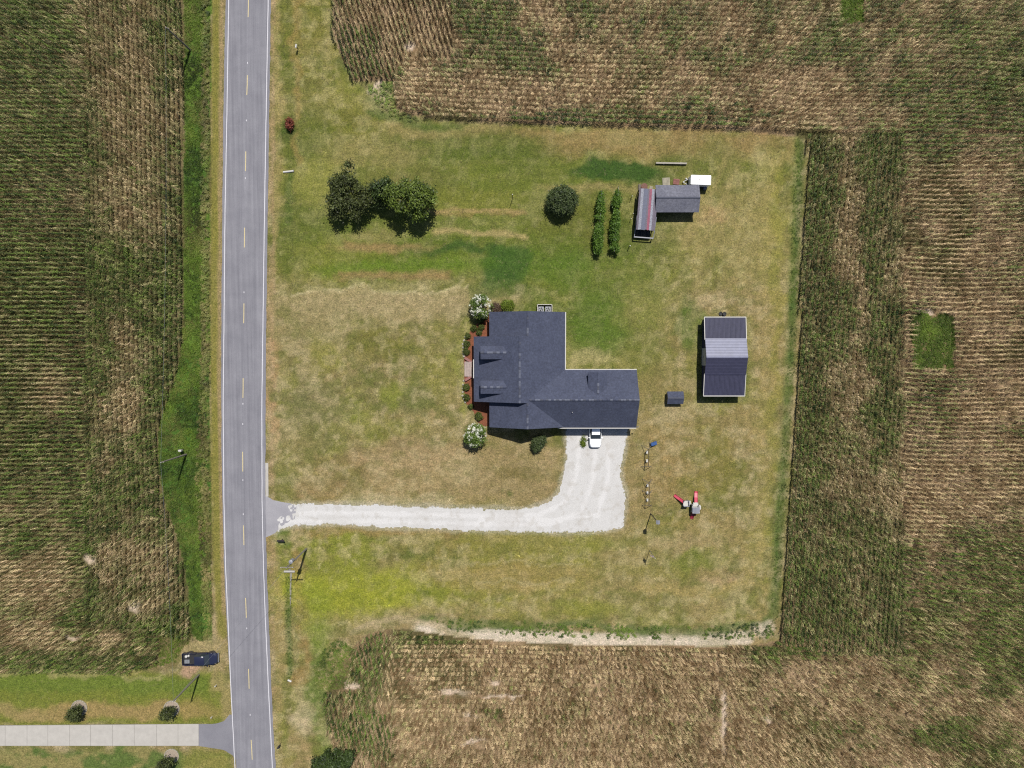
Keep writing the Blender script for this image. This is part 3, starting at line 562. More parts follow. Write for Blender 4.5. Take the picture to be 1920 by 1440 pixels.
def drymap(px, py, x, y):
    d = .56 - .26 * (px < 420) - .22 * ((px > 1450) & (px < 1690) & (py > 250) & (py < 1225)) - .12 * ((px > 1600) & (py < 420)) + .18 * ((py > 1200) & (px > 500) & (px < 1750)) + (fbm(x * .07, y * .07, 201, 4) - .5) * 2.0 + (fbm(x * .4, y * .4, 211, 3) - .5) * 1.0
    def e(cx, cy, rx, ry, k):
        q = np.hypot((px + (fbm(x * .2, y * .2, 221, 3) - .5) * 70 - cx) / rx, (py + (fbm(x * .2, y * .2, 231, 3) - .5) * 70 - cy) / ry); return k * (1 - sst(.6, 1.3, q))
    for a in ((50, 200, 90, 260, -.35), (180, 240, 50, 300, .26), (266, 130, 14, 150, .75), (318, 300, 26, 330, -.35), (80, 480, 110, 120, -.45), (150, 560, 40, 60, .3), (250, 680, 36, 150, .5), (225, 780, 40, 60, .4), (110, 720, 60, 50, .3), (160, 850, 40, 250, -.35), (60, 870, 80, 80, -.3), (280, 880, 40, 80, -.3), (90, 1080, 90, 60, .5), (40, 1010, 60, 50, -.5), (240, 1020, 40, 80, .3), (310, 1050, 30, 120, .2), (120, 1190, 120, 30, .6), (110, 1240, 220, 16, -.6), (320, 1180, 50, 50, -.7), (200, 960, 40, 60, -.3),
              (760, 60, 110, 90, .6), (680, 110, 40, 50, -1.0), (900, 30, 60, 40, -.7), (960, 90, 70, 40, -.45), (980, 130, 60, 30, -.4), (1100, 170, 350, 40, .35), (1100, 226, 420, 12, -.7), (1250, 90, 70, 40, .2), (1500, 180, 60, 60, .45), (1510, 110, 120, 26, -.55), (1460, 80, 30, 30, .3), (1640, 60, 50, 40, .1), (1700, 160, 40, 50, -.45), (1850, 60, 120, 60, -.4), (1760, 230, 120, 60, -.35), (1590, 420, 22, 200, .6), (1530, 400, 30, 150, -.55), (1650, 320, 40, 90, -.4), (1600, 640, 20, 180, .6), (1520, 700, 30, 200, -.4), (1640, 640, 22, 260, -.55), (1690, 600, 16, 160, .4), (1500, 850, 40, 90, -.5), (1830, 380, 110, 110, .35), (1850, 620, 90, 140, .45), (1780, 540, 80, 40, .3), (1870, 520, 50, 30, -.4), (1740, 800, 60, 60, -.1), (1850, 800, 90, 80, .2), (1900, 790, 20, 30, -.5), (1640, 860, 70, 40, -.2), (1500, 1150, 50, 50, -.6), (1500, 1196, 36, 14, -1.2), (1620, 1100, 40, 90, .1), (1820, 1060, 90, 60, -.05), (1640, 1060, 50, 150, .35), (1760, 950, 90, 90, .2), (1690, 1150, 16, 16, -1), (1890, 1160, 60, 130, -.8), (1870, 1280, 40, 30, -.8), (1770, 1370, 60, 26, -.9), (1890, 1400, 40, 40, -.4), (1100, 1260, 500, 60, .4), (1200, 1400, 400, 60, .4), (1560, 1280, 120, 80, .2), (690, 1250, 55, 60, -.9), (690, 1370, 60, 40, -1.3), (650, 1340, 55, 65, -.8), (790, 1240, 40, 40, .4), (830, 1380, 80, 30, .35), (1800, 430, 16, 10, -.8), (1050, 20, 60, 30, -.3), (1350, 30, 80, 30, .15)):
        d += e(*a)
    return np.clip(d, 0, 1)
CORN_HOLES = [GREEN_PATCH, [(1570, -120), (1620, -120), (1618, 44), (1572, 42)]]
def corn_field(name, label, zones, seed, h=1.0):
    xs, ys, rs = [], [], []
    for k, (poly, ang) in enumerate(zones):
        a, b = rows(poly, ang, seed=seed + k); xs.append(a); ys.append(b); rs.append(np.full(len(a), R(ang)))
    x, y, rz = np.concatenate(xs), np.concatenate(ys), np.concatenate(rs); px, py = to_px(x, y); keep = np.ones(len(x), bool)
    for hpoly in CORN_HOLES: keep &= ~inside(px, py, hpoly)
    for cx, cy, rx, ry in BARE: keep &= (np.hypot((px - cx) / rx, (py - cy) / ry) + (vn(x * 1.5, y * 1.5, 3) - .5) * .8) > 1
    keep &= rng.uniform(0, 1, len(x)) > .05 + .30 * sst(.62, .8, fbm(x * .12, y * .3, 77, 3))
    x, y, px, py, rz = x[keep], y[keep], px[keep], py[keep], rz[keep]; rz = rz + rng.normal(0, .25, len(x)) + math.pi * rng.integers(0, 2, len(x))
    d = drymap(px, py, x, y); d = np.clip(.08 + .84 * sst(-.02, 1.02, d) + rng.normal(0, .27, len(x)), 0, 1)
    tone = np.clip(.42 + (fbm(x * .5, y * .5, 301, 3) - .5) * .8 + rng.normal(0, .32, len(x)), 0, 1) ** 1.15
    idx = np.where(rng.uniform(0, 1, len(x)) < d, rng.integers(4, 8, len(x)), rng.integers(0, 4, len(x)))
    s = (h + rng.normal(0, .07, len(x))) * (1 - .12 * d)
    scatter(name, label, 'corn', CORNC, np.stack([x, y, np.zeros_like(x)], 1), d, tone, idx, np.stack([s, s, s], 1), .06, rz)
corn_field('corn_field', 'ripening green and brown corn crop across the road from the house', [
    ([(-130, -110), (165, -110), (165, 1165), (-130, 1165)], 0), ([(165, -110)] + W_EDGE[:-1] + [(165, 1165)], 90), ([(-130, 1165), (300, 1165), (300, 1240), (240, 1257), (-130, 1262)], 0)], 1)
corn_field('corn_field', 'dry tan corn crop behind the back lawn at the top', [
    ([(624, -110), (622, 60), (640, 105), (662, 150), (735, 150), (760, 110), (850, 110), (850, -110)], 107),
    ([(760, 110), (850, 110), (850, -110), (2050, -110), (2050, 250), (1690, 250), (1512, 252), (1400, 243), (1200, 234), (1000, 230), (860, 226), (775, 214), (744, 200), (738, 150)], -2)], 5)
corn_field('corn_field', 'corn crop with upright rows beside the right edge of the lawn', [
    ([(1512, 258), (1690, 250), (1690, 1222), (1540, 1216), (1456, 1202), (1466, 1100), (1480, 900), (1492, 700), (1502, 500), (1509, 330)], 87), ([(1690, 250), (2050, 250), (2050, 1222), (1690, 1222)], 0)], 9)
corn_field('corn_field', 'dry tan corn crop below the sandy weedy strip at the bottom', [
    ([(740, 1178), (800, 1186), (870, 1196), (960, 1203), (1100, 1209), (1250, 1211), (1400, 1207), (1456, 1202), (1540, 1214), (1690, 1217), (2050, 1217), (2050, 1560), (680, 1560), (740, 1400)], -1),
    ([(605, 1294), (652, 1292), (662, 1217), (692, 1188), (740, 1178), (740, 1400), (690, 1540), (655, 1560), (647, 1450), (632, 1410), (614, 1370)], 105)], 13)
def strew(name, label, cat, coll, poly, dens, dry, scale, seed, clump=0.0, soft=0.0, flat=1.0, nv=5, tone0=.5):
    p = [G(x, y).to_2d() for x, y in poly]; x0, x1 = min(q.x for q in p), max(q.x for q in p); y0, y1 = min(q.y for q in p), max(q.y for q in p)
    n = int((x1 - x0) * (y1 - y0) * dens); x, y = rng.uniform(x0, x1, n), rng.uniform(y0, y1, n)
    k = inside(x, y, [(q.x, q.y) for q in p])
    if clump: k &= fbm(x * .55, y * .55, seed, 3) > clump
    x, y = x[k], y[k]; px, py = to_px(x, y); n = len(x)
    z = -.30 * (1 - sst(6, 30, dseg(px, py, [(372, -300), (370, 600), (366, 850), (374, 1100), (378, 1190)]))) * (py < 1215)
    d = np.clip(dry + (fbm(x * .25, y * .25, seed + 9, 3) - .5) * 1.2 + rng.normal(0, .12, n), 0, 1) if dry >= 0 else np.clip(rng.normal(.05, .05, n), 0, 1)
    t = np.clip(tone0 + (fbm(x * .35, y * .35, seed + 4, 3) - .5) * 1.3 + rng.normal(0, .16, n), 0, 1); s = scale * rng.uniform(.7, 1.3, n)
    scatter(name, label, cat, coll, np.stack([x, y, z], 1), d, t, rng.integers(0, nv, n), np.stack([s, s, s * flat], 1))
strew('ditch_grass', 'bright green tall grass in the ditch between corn and road', 'grass', TUFTC, W_EDGE + [(380, 1205), (378, 900), (377, 500), (379, 0), (380, -110)], 13, .05, 1.1, 401, tone0=.44, flat=.65)
strew('ditch_weeds', 'dull brown green weeds along the roadside lip of the ditch', 'weeds', WEEDC, [(378, -110), (394, -110), (392, 400), (393, 800), (398, 1190), (382, 1200), (374, 1000), (366, 900), (376, 700)], 7, .5, 1.0, 411)
strew('weed_patch', 'square patch of dark green weeds inside the right-hand corn', 'weeds', TUFTC, [(1706, 592), (1722, 587), (1740, 589), (1748, 600), (1757, 592), (1772, 588), (1786, 592), (1790, 640), (1785, 672), (1787, 688), (1760, 692), (1735, 689), (1712, 692), (1714, 650), (1708, 630)], 20, -1, 1.2, 421, tone0=.5, flat=.6)
strew('weed_patch', 'green weed patch in the corn at the top edge of the picture', 'weeds', TUFTC, CORN_HOLES[1], 20, -1, 1.2, 423, tone0=.5, flat=.6)
strew('field_edge_grass', 'dark green grass strip between lawn and right-hand corn', 'grass', TUFTC, [(1490, 262), (1508, 262), (1500, 500), (1490, 700), (1478, 900), (1464, 1100), (1456, 1180), (1446, 1180), (1446, 1150), (1458, 950), (1472, 750), (1482, 500)], 8, .1, .6, 431, .36, tone0=.35, flat=.6)
strew('strip_weeds', 'low green weeds dotted over the pale sandy strip', 'weeds', WEEDC, [(800, 1158), (1000, 1166), (1250, 1174), (1440, 1168), (1456, 1196), (1250, 1198), (1000, 1192), (860, 1184)], 4.0, -1, .9, 441, .45, tone0=.4)
strew('corner_weeds', 'green weeds at the rounded lower left corner of the corn', 'weeds', TUFTC, [(636, 1196), (662, 1216), (672, 1250), (660, 1280), (645, 1290), (608, 1297), (590, 1290), (590, 1250), (606, 1220)], 13, .08, .95, 451, flat=.6)
strew('corner_weeds', 'green and pale weeds at the upper left corner of the lawn', 'weeds', WEEDC, [(688, 160), (736, 154), (742, 205), (790, 222), (780, 230), (725, 215), (700, 190)], 6, .25, .9, 461)
strew('corner_weeds', 'green weeds between the parked dark truck and the corn', 'weeds', TUFTC, [(300, 1165), (358, 1165), (366, 1196), (342, 1214), (330, 1240), (240, 1262), (300, 1240)], 14, .1, .8, 471)
strew('ditch_grass', 'green grass lining the narrow ditch right of the road', 'grass', TUFTC, [(535, 1080), (548, 1080), (549, 1270), (540, 1275), (534, 1150)], 7, .15, .45, 481, tone0=.35)

# mown lawn: small tufts coloured like the ground they grow from
def mown(i):
    r = random.Random(500 + i); V, F = [], []
    for k in range(11):
        b = (r.gauss(0, .11), r.gauss(0, .11), -.01); leaf_strip(V, F, b, r.uniform(0, 6.28), r.uniform(.07, .16), r.uniform(.05, .11), r.uniform(.02, .08), r.uniform(.012, .022), 2)
    return V, F
def mat_lawn():
    m, t, b = M('lawn_blades'); a = N(t, 'ShaderNodeAttribute', attribute_name='tintv', attribute_type='INSTANCER')
    t.links.new(a.outputs['Vector'], b.inputs['Base Color']); b.inputs['Roughness'].default_value = .7; b.inputs['Specular IOR Level'].default_value = .2; return m
LAWNC = variants('lawn_tuft', [mown] * 5, mat_lawn())
n = 118000; lx, ly = rng.uniform(-92, 45, n), rng.uniform(-73, 73, n); lpx, lpy = to_px(lx, ly)
ok_ = inside(lpx, lpy, YARD) | inside(lpx, lpy, [(-140, 1264), (300, 1262), (345, 1215), (395, 1200), (424, 1345), (400, 1354), (-140, 1358)]) | inside(lpx, lpy, [(-140, 1402), (420, 1410), (436, 1560), (-140, 1560)])
for hole in (DRIVE, MULCH_BED, [(497, 925), (556, 940), (556, 975), (516, 1002), (497, 1010)], [(915, 583), (1060, 583), (1060, 692), (1198, 692), (1198, 805), (915, 805)], RR[1:-1] + [(400, 1560), (400, -110)] if False else [(0, 0), (0, 0), (0, 0)]): ok_ &= ~inside(lpx, lpy, hole)
lx, ly = lx[ok_], ly[ok_]; n = len(lx)
gi = (np.clip(np.round((ly + 78) / .34).astype(int) + 7, 0, ny - 1)) * nx + np.clip(np.round((lx + 96) / .34).astype(int) + 7, 0, nx - 1)
lt = TINT[gi] * np.exp(rng.normal(.05, .36, n))[:, None] * (.55 + .95 * fbm(lx * 1.3, ly * 1.3, 801, 3))[:, None]; st_m = (rng.uniform(0, 1, n) < .10)[:, None] * rng.uniform(.15, .55, (n, 1)); lt = lt * (1 - st_m) + np.array(C(206, 186, 140)) * st_m
lawn = scatter('lawn_grass', 'patchy mown lawn grass, green to straw coloured, round the house', 'grass', LAWNC, np.stack([lx, ly, Z[gi]], 1), np.zeros(n), np.zeros(n), rng.integers(0, 5, n), np.repeat(rng.uniform(.7, 1.25, n)[:, None], 3, 1))
lawn.data.attributes.new('tintv', 'FLOAT_VECTOR', 'POINT').data.foreach_set('vector', lt.astype(np.float32).ravel())

# ------------------------------------------------------------------ the house
def wall_gable(mb, x0, y0, x1, y1, ez, rise, axis_):  # solid gabled block, ridge along axis_
    if axis_ == 'y':
        xm = (x0 + x1) / 2; mb.prism([(x0, y0, 0), (x1, y0, 0), (x1, y0, ez), (xm, y0, ez + rise), (x0, y0, ez)], (0, y1 - y0, 0))
    else:
        ym = (y0 + y1) / 2; mb.prism([(x0, y0, 0), (x0, y1, 0), (x0, y1, ez), (x0, ym, ez + rise), (x0, y0, ez)], (x1 - x0, 0, 0))
    return mb
EZ = 3.0
xe, xw1, xw2 = G(1059.6, 640, EZ).x, G(917.5, 700, EZ).x, G(888.3, 690, EZ).x
yN, yS = G(989, 585, EZ).y, G(950, 801, EZ).y
yM1, yM2 = G(889, 631, EZ).y, G(888, 753, EZ).y
gyN, gyS, gxE = G(1120, 693.5, EZ).y, G(1120, 802, EZ).y, G(1193.5, 740, EZ).x
house = thing('house', 'L-shaped house with slate blue shingle roof and two dormers', 'house', ((xe + xw1) / 2, (yN + yS) / 2, 0))
ox, oy = house.location.x, house.location.y
xe, xw1, xw2, gxE = xe - ox, xw1 - ox, xw2 - ox, gxE - ox; yN, yS, yM1, yM2, gyN, gyS = [v - oy for v in (yN, yS, yM1, yM2, gyN, gyS)]
xr1, xr2, gyr = (xe + xw1) / 2, (xe + xw2) / 2, (gyN + gyS) / 2
SL = .5; z1 = EZ + SL * (xe - xr1); z2 = EZ + SL * (xe - xr2); gr = z1 - .06; gsl = (gr - EZ) / (gyN - gyr)
def zE(x): return EZ + SL * (xe - x)
TH = (0, 0, -.14)
rf = MB(); pE = [(xe, yS), (xe, yN), (xr1, yN), (xr1, yM1), (xr2, yM1), (xr2, yM2), (xr1, yM2), (xr1, yS)]
rf.prism([(x, y, zE(x)) for x, y in pE], TH)
rf.prism([(xw1, yM1, EZ), (xw1, yN, EZ), (xr1, yN, z1), (xr1, yM1, z1)][::-1], TH); rf.prism([(xw1, yS, EZ), (xw1, yM2, EZ), (xr1, yM2, z1), (xr1, yS, z1)][::-1], TH)
rf.prism([(xw2, yM2, EZ), (xw2, yM1, EZ), (xr2, yM1, z2), (xr2, yM2, z2)][::-1], TH)
xv = xe - (gr - EZ) / SL
rf.prism([(xe - .25, gyN, EZ), (gxE, gyN, EZ), (gxE, gyr, gr), (xv - .3, gyr, gr)], TH)
rf.prism([(xe - .25, gyS, EZ), (gxE, gyS, EZ), (gxE, gyr, gr), (xv - .3, gyr, gr)][::-1], TH)
roof = rf.build('roof', SHING, house)
def caps(p0, p1, parent, slope, wd=.15, step=.42):
    p0, p1 = Vector(p0), Vector(p1); d = p1 - p0; n = max(2, int(d.length / step)); u = d.normalized(); a = Vector((-u.y, u.x, 0))
    for i in range(n):
        q0, q1 = p0 + d * (i / n), p0 + d * ((i + 1) / n - .03 / n); zz = .05 + .012 * random.random()
        mb = MB(); V = []
        for q, e in ((q0, .028), (q1, .0)):
            for k, s in ((-1, 0), (0, 1), (1, 0)): V.append(q + a * (wd * k) + Vector((0, 0, zz + e - (0 if s else slope * wd))))
            for k in (1, 0, -1): V.append(q + a * (wd * k) + Vector((0, 0, -.05 - (slope * wd if k else 0))))
        mb.loft([V[:6], V[6:]]); mb.build('ridge_cap', random.choice([CAPL, CAPD, SHING]), parent)
caps((xr1, yN, z1), (xr1, yM1, z1), roof, SL); caps((xr2, yM1, z2), (xr2, yM2, z2), roof, SL); caps((xr1, yM2, z1), (xr1, yS, z1), roof, SL); caps((xv + .2, gyr, gr), (gxE, gyr, gr), roof, gsl)
wm = MB(); wall_gable(wm, xw1 + .4, yS + .3, xe - .4, yN - .3, EZ - .2, SL * (xe - xr1 - .4), 'y'); wm.build('wall', BRICKW, house)
wm = MB(); wall_gable(wm, xw2 + 2.1, yM2 + .15, xr2 * 2 - xw2 - 2.1, yM1 - .15, EZ + .65, SL * (xr2 - xw2 - 2.1) - .02, 'y')
wm.build('upper_wall', SIDING, house)
# mid-gable cheeks above the lower roofs
for y0, y1 in ((yM1 - .18, yM1 - .06), (yM2 + .06, yM2 + .18)):
    MB().prism([(xw2 + .5, y0, EZ + .05), (xr2, y0, z2 - .2), (xe - .6, y0, EZ)], (0, y1 - y0, 0)).build('gable_wall', SIDING, house)
# porch under the front eave
MB().box(xw2 + .35, yM2 + .3, 0, xw1 + .6, yM1 - .3, .42).build('porch_floor', CONC, house)
for k in range(5):
    y = yM2 + .6 + (yM1 - yM2 - 1.2) * k / 4; MB().box(xw2 + .42, y - .1, .42, xw2 + .62, y + .1, EZ - .1).build('porch_post', WHITE, house)
MB().box(xw2 + .38, yM2 + .4, EZ - .32, xw2 + .66, yM1 - .4, EZ - .1).build('porch_beam', WHITE, house)
fd = MB().box(xw1 + .33, -.9 + 1.2, .42, xw1 + .4, .1 + 1.2, 2.5).build('front_door', DOORM, house); MB().box(xw1 + .28, .2, 1.35, xw1 + .33, .26, 1.5).build('handle', STEEL, fd)
def window(x, y, z, wd, h, side, parent=house):
    o = MB(); i = MB(); e = .04
    if side in 'we':
        s = -1 if side == 'w' else 1; o.box(x, y - wd / 2 - .08, z - .08, x + s * .05, y + wd / 2 + .08, z + h + .08); i.box(x + s * .05, y - wd / 2, z, x + s * .07, y + wd / 2, z + h)
    else:
        s = 1 if side == 'n' else -1; o.box(x - wd / 2 - .08, y, z - .08, x + wd / 2 + .08, y + s * .05, z + h + .08); i.box(x - wd / 2, y + s * .05, z, x + wd / 2, y + s * .07, z + h)
    f = o.build('window', WHITE, parent); i.build('pane', GLASS, f)
for y in (yN - 2.2, yN - 3.6, yM2 + 2, yM1 - 2, yM2 - 2.2): window(xw1 + .4, y, .9, .95, 1.5, 'w')
for x in (xr1 - 3, xr1 + 3): window(x, yN - .3, .9, 1.1, 1.4, 'n'); 
window(xr1 - 2.6, yS + .3, .9, 1.1, 1.4, 's'); window(xr1, yS + .3, 3.9, .8, 1.1, 's'); window(xr1, yN - .3, 3.9, .8, 1.1, 'n')
for y in (yN - 3, yN - 6.5): window(xe - .4, y, .9, 1.2, 1.3, 'e')
# wing walls with two garage bays, the left one open
wx0, wx1, wyN, wyS = xe - .5, gxE - .3, gyN - .35, gyS + .35
MB().box(wx0, wyN - .18, 0, wx1, wyN, EZ - .16).build('wall', BRICKW, house)
MB().prism([(wx1 - .18, wyS, 0), (wx1 - .18, wyN, 0), (wx1 - .18, wyN, EZ - .1), (wx1 - .18, gyr, gr - .2), (wx1 - .18, wyS, EZ - .1)], (.18, 0, 0)).build('wall', BRICKW, house)
carx = G(1116, 815).x - ox; b0, b1 = carx - 1.55, carx + 1.55; c0, c1 = carx + 2.1, min(carx + 5.0, wx1 - .6)
for a_, b_, za, zb in ((wx0, b0, 0, EZ - .16), (b1, c0, 0, EZ - .16), (c1, wx1, 0, EZ - .16), (b0, b1, 2.3, EZ - .16), (c0, c1, 2.3, EZ - .16)):
    MB().box(a_, wyS, za, b_, wyS + .18, zb).build('wall', BRICKW, house)
gd = MB().box(c0, wyS + .06, 0, c1, wyS + .1, 2.3).build('garage_door', WHITE, house)
for k in range(4): MB().box(c0 + .1, wyS + .045, .12 + k * .55, c1 - .1, wyS + .06, .56 + k * .55).build('panel', WHITE, gd)
MB().box(wx0 + .1, wyS - .4, -.02, wx1 - .2, wyN - .2, .045).build('garage_floor', CONC, house)
def gutter(a, b): MB().bar(a, b, .13, .12).build('gutter', WHITE, house)
gutter((xe + .07, yN, EZ - .06), (xe + .07, gyN + .1, EZ - .06)); gutter((xe - .0, gyN + .07, EZ - .06), (gxE, gyN + .07, EZ - .06)); gutter((xe - 1.1, gyS - .07, EZ - .06), (gxE, gyS - .07, EZ - .06))
gutter((xw2 - .03, G(889, 709, EZ).y - oy, EZ + .04), (xw2 - .03, G(889, 674, EZ).y - oy, EZ + .04))
for x, y in ((xe + .03, gyN + .2), (gxE - .2, gyN + .02), (gxE - .2, gyS - .03)): MB().tube((x, y, 0), (x, y, EZ - .1), .04).build('downspout', WHITE, house)
MB().tube((gxE + .1, gyS + .05, 2.7), (gxE + .35, gyS + .15, 2.9), .06, .1).build('flood_light', STEEL, house)
# dormers on the front slope
def zW(x): return EZ + SL * (x - xw2)
for py0, py1 in ((648.7, 673.5), (713.6, 738.2)):
    ya, yb = G(905, py0, 5.3).y - oy, G(905, py1, 5.3).y - oy; ym = (ya + yb) / 2; xf = G(901, 660, 5.4).x - ox
    ze = zW(G(943, 660, 5.4).x - ox); zr = zW(G(951.5, 660, 5.7).x - ox)
    xeb, xrb = xw2 + (ze - EZ) / SL + .12, xw2 + (zr - EZ) / SL + .15
    d = MB()
    d.prism([(xf, ya, ze), (xf, ym, zr), (xrb, ym, zr), (xeb, ya, ze)], (0, 0, -.1)); d.prism([(xf, yb, ze), (xeb, yb, ze), (xrb, ym, zr), (xf, ym, zr)], (0, 0, -.1))
    dr = d.build('dormer_roof', SHING, house); caps((xf, ym, zr), (xrb - .35, ym, zr), dr, .38, .16, .45)
    ww = MB(); ww.prism([(xf + .25, ya - .15, zW(xf + .25) - .2), (xf + .25, ya - .15, ze - .12), (xf + .25, ym, zr - .12), (xf + .25, yb + .15, ze - .12), (xf + .25, yb + .15, zW(xf + .25) - .2)], (.1, 0, 0))
    for y in (ya - .15, yb + .07): ww.prism([(xf + .36, y, zW(xf + .36) - .1), (xeb - .2, y, ze - .12), (xf + .36, y, ze - .12)], (0, .08, 0))
    ww.build('dormer_wall', SIDING, house); window(xf + .25, ym, zW(xf + .25) + .35, .8, 1.0, 'w')
# reverse gable on the north slope of the wing
def zN(y): return EZ + gsl * (gyN - y)
ya = G(1120, 698, 4.9).y - oy; xm = G(1121.5, 720, 5.4).x - ox; hw = 1.5; ye_, yr_ = G(1110, 728, 4.8).y - oy, G(1120, 741, 5.5).y - oy
ze, zr = zN(ye_), zN(yr_)
d = MB(); d.prism([(xm - hw, ya, ze), (xm, ya, zr), (xm, yr_ - .15, zr), (xm - hw, ye_ - .12, ze)], (0, 0, -.1)); d.prism([(xm + hw, ya, ze), (xm + hw, ye_ - .12, ze), (xm, yr_ - .15, zr), (xm, ya, zr)], (0, 0, -.1))
dr = d.build('gable_roof', SHING, house); caps((xm, yr_ + .3, zr), (xm, ya, zr), dr, .5, .16, .5)
MB().prism([(xm - hw + .12, ya - .2, EZ + .1), (xm + hw - .12, ya - .2, EZ + .1), (xm + hw - .12, ya - .2, ze - .12), (xm, ya - .2, zr - .14), (xm - hw + .12, ya - .2, ze - .12)], (0, -.1, 0)).build('gable_wall', SIDING, house)
for s in (-1, 1):
    x = xm + s * (hw - .16); MB().prism([(x - .04, ya - .3, EZ + .1), (x - .04, ya - .3, ze - .12), (x - .04, ye_, ze - .12)], (.08, 0, 0)).build('gable_wall', SIDING, house)
MB().tube((xm - 4, gyr - 2.0, gr - 2), (xm - 4, gyr - 2.0, gr - .9), .05).build('vent_pipe', WHITE, house)

# entrance steps, walkway, edging
p = G(884, 692); st = thing('entrance_steps', 'pale entrance steps between pink brick walls before the porch', 'steps', (p.x, p.y, 0))
L = lambda x, y: (G(x, y).x - p.x, G(x, y).y - p.y)
for k in range(3):
    x0, x1 = L(871 + k * 4.6, 692)[0], L(871 + (k + 1) * 4.6, 692)[0]; MB().box(x0, L(0, 706)[1], 0, x1 - .01, L(0, 678)[1], .15 * (k + 1)).build('tread', plain('walk_concrete', C(188, 170, 162), .85) if k == 0 else bpy.data.materials['walk_concrete'], st, bevel=.015)
MB().bar((*L(872, 671), .22), (*L(885, 679), .22), .4, .44).build('side_wall', PINK, st); MB().bar((*L(872, 713), .22), (*L(885, 705), .22), .4, .44).build('side_wall', PINK, st)
for path in ([(872, 632), (868.5, 645), (868.5, 658), (870, 668)], [(869.5, 714), (867.5, 728), (867.5, 742), (872, 754)]):
    q = resample([G(x, y).to_2d() for x, y in path], .42, False)
    lab = 'row of pale edging stones at the %s end of the red mulch bed' % ('upper' if path[0][1] < 700 else 'lower')
    e = thing('stone_edging', lab, 'edging', (q[0].x, q[0].y, 0))
    for a in q:
        mb = MB(); r0 = random.uniform(.16, .22); n = 7; mb.loft([[(a.x - q[0].x + rr * r0 * math.cos(t * 6.283 / n) * random.uniform(.85, 1.15), a.y - q[0].y + rr * r0 * math.sin(t * 6.283 / n), z) for t in range(n)] for rr, z in ((1, 0), (1.05, .1), (.7, .17))]); mb.build('stone', STONE, e)
# condensers in their screen
p = G(1021, 580); ac_fence = thing('screen_fence', 'white three-sided screen fence behind the house', 'fence', (p.x, p.y, 0))
L = lambda x, y: (G(x, y, .9).x - p.x, G(x, y, .9).y - p.y)
for a, b in (((1008, 585), (1008, 571)), ((1008, 571), (1035, 571)), ((1035, 571), (1035, 585))):
    n = 3 if a[0] == b[0] else 6
    for k in range(n):
        x0, y0 = L(a[0] + (b[0] - a[0]) * k / n, a[1] + (b[1] - a[1]) * k / n); x1, y1 = L(a[0] + (b[0] - a[0]) * (k + .94) / n, a[1] + (b[1] - a[1]) * (k + .94) / n); MB().bar((x0, y0, .45), (x1, y1, .45), .09, .9).build('panel', WHITE, ac_fence)
for x, lab in ((1014.5, 'grey air conditioner on the left inside the white screen'), (1027.5, 'grey air conditioner on the right inside the white screen')):
    q = G(x, 580, .8); a = thing('air_conditioner', lab, 'air conditioner', (q.x, q.y, 0), 0, 'air conditioners behind the house')
    MB().box(-.45, -.45, 0, .45, .45, .8).build('cabinet', PLASTIC_G, a, bevel=.04); f = MB().tube((0, 0, .8), (0, 0, .83), .38, .38, 16).build('fan_ring', STEEL, a)
    MB().tube((0, 0, .83), (0, 0, .84), .33, .33, 16).build('fan_well', BLACK, f); fb = MB()
    for k in range(4): t = k * 1.571; fb.prism([(.05 * math.cos(t), .05 * math.sin(t), .842), (.31 * math.cos(t), .31 * math.sin(t), .842), (.31 * math.cos(t + .7), .31 * math.sin(t + .7), .85)], (0, 0, .006))
    fb.tube((0, 0, .84), (0, 0, .87), .08); fb.build('fan_blades', STEEL, f)

# ------------------------------------------------------------------ outbuildings
def ribbed(mb, p00, p10, p11, p01, n, h=.035):      # ribbed sheet; ribs run from edge p00-p10 to edge p01-p11
    p00, p10, p11, p01 = map(Vector, (p00, p10, p11, p01)); up = (p10 - p00).cross(p01 - p00).normalized()
    if up.z < 0: up = -up
    A, B = [], []
    for k in range(n):
        for f, z in ((0, 0), (.62, 0), (.72, h), (.9, h)):
            t = (k + f) / n; A.append(p00.lerp(p10, t) + up * z); B.append(p01.lerp(p11, t) + up * z)
    A.append(p10); B.append(p11); k0 = len(mb.v); m = len(A)
    mb.v += [tuple(v) for v in A + B]; mb.f += [(k0 + i, k0 + i + 1, k0 + m + i + 1, k0 + m + i) for i in range(m - 1)]
    dn = -up * .03; mb.v += [tuple(v + dn) for v in (p00, p10, p11, p01)]; j = len(mb.v) - 4; mb.f.append((j, j + 1, j + 2, j + 3)); return mb
x0, x1 = G(1320.5, 670, 2.5).x, G(1397, 670, 2.5).x; y0, y1 = G(1360, 742, 2.45).y, G(1360, 595, 2.45).y
barn = thing('barn', 'metal-roofed barn with a lean-to on each side and white trim', 'barn', ((x0 + x1) / 2, (y0 + y1) / 2, 0)); bx, by = barn.location.x, barn.location.y
x0 -= bx; x1 -= bx; y0 -= by; y1 -= by; ya, yb, yr = G(1360, 703, 2.95).y - by, G(1360, 634.5, 2.95).y - by, G(1360, 669.5, 3.9).y - by
def panels(name, e0, e1, za, zb, xa, xb, n, mat, ribs, along):
    for k in range(n):
        if along == 'x':                           # panels side by side along x, ribs running up the slope
            a, b = xa + (xb - xa) * k / n, xa + (xb - xa) * (k + .985) / n; mb = ribbed(MB(), (a, e0, za), (b, e0, za), (b, e1, zb), (a, e1, zb), ribs)
        else:                                      # panels stacked up the slope, ribs running along x
            s0, s1 = k / n, (k + .985) / n; l = lambda u, v, t: u + (v - u) * t
            mb = ribbed(MB(), (xa, l(e0, e1, s0), l(za, zb, s0)), (xa, l(e0, e1, s1), l(za, zb, s1)), (xb, l(e0, e1, s1), l(za, zb, s1)), (xb, l(e0, e1, s0), l(za, zb, s0)), ribs)
        mb.build(name, mat, barn)
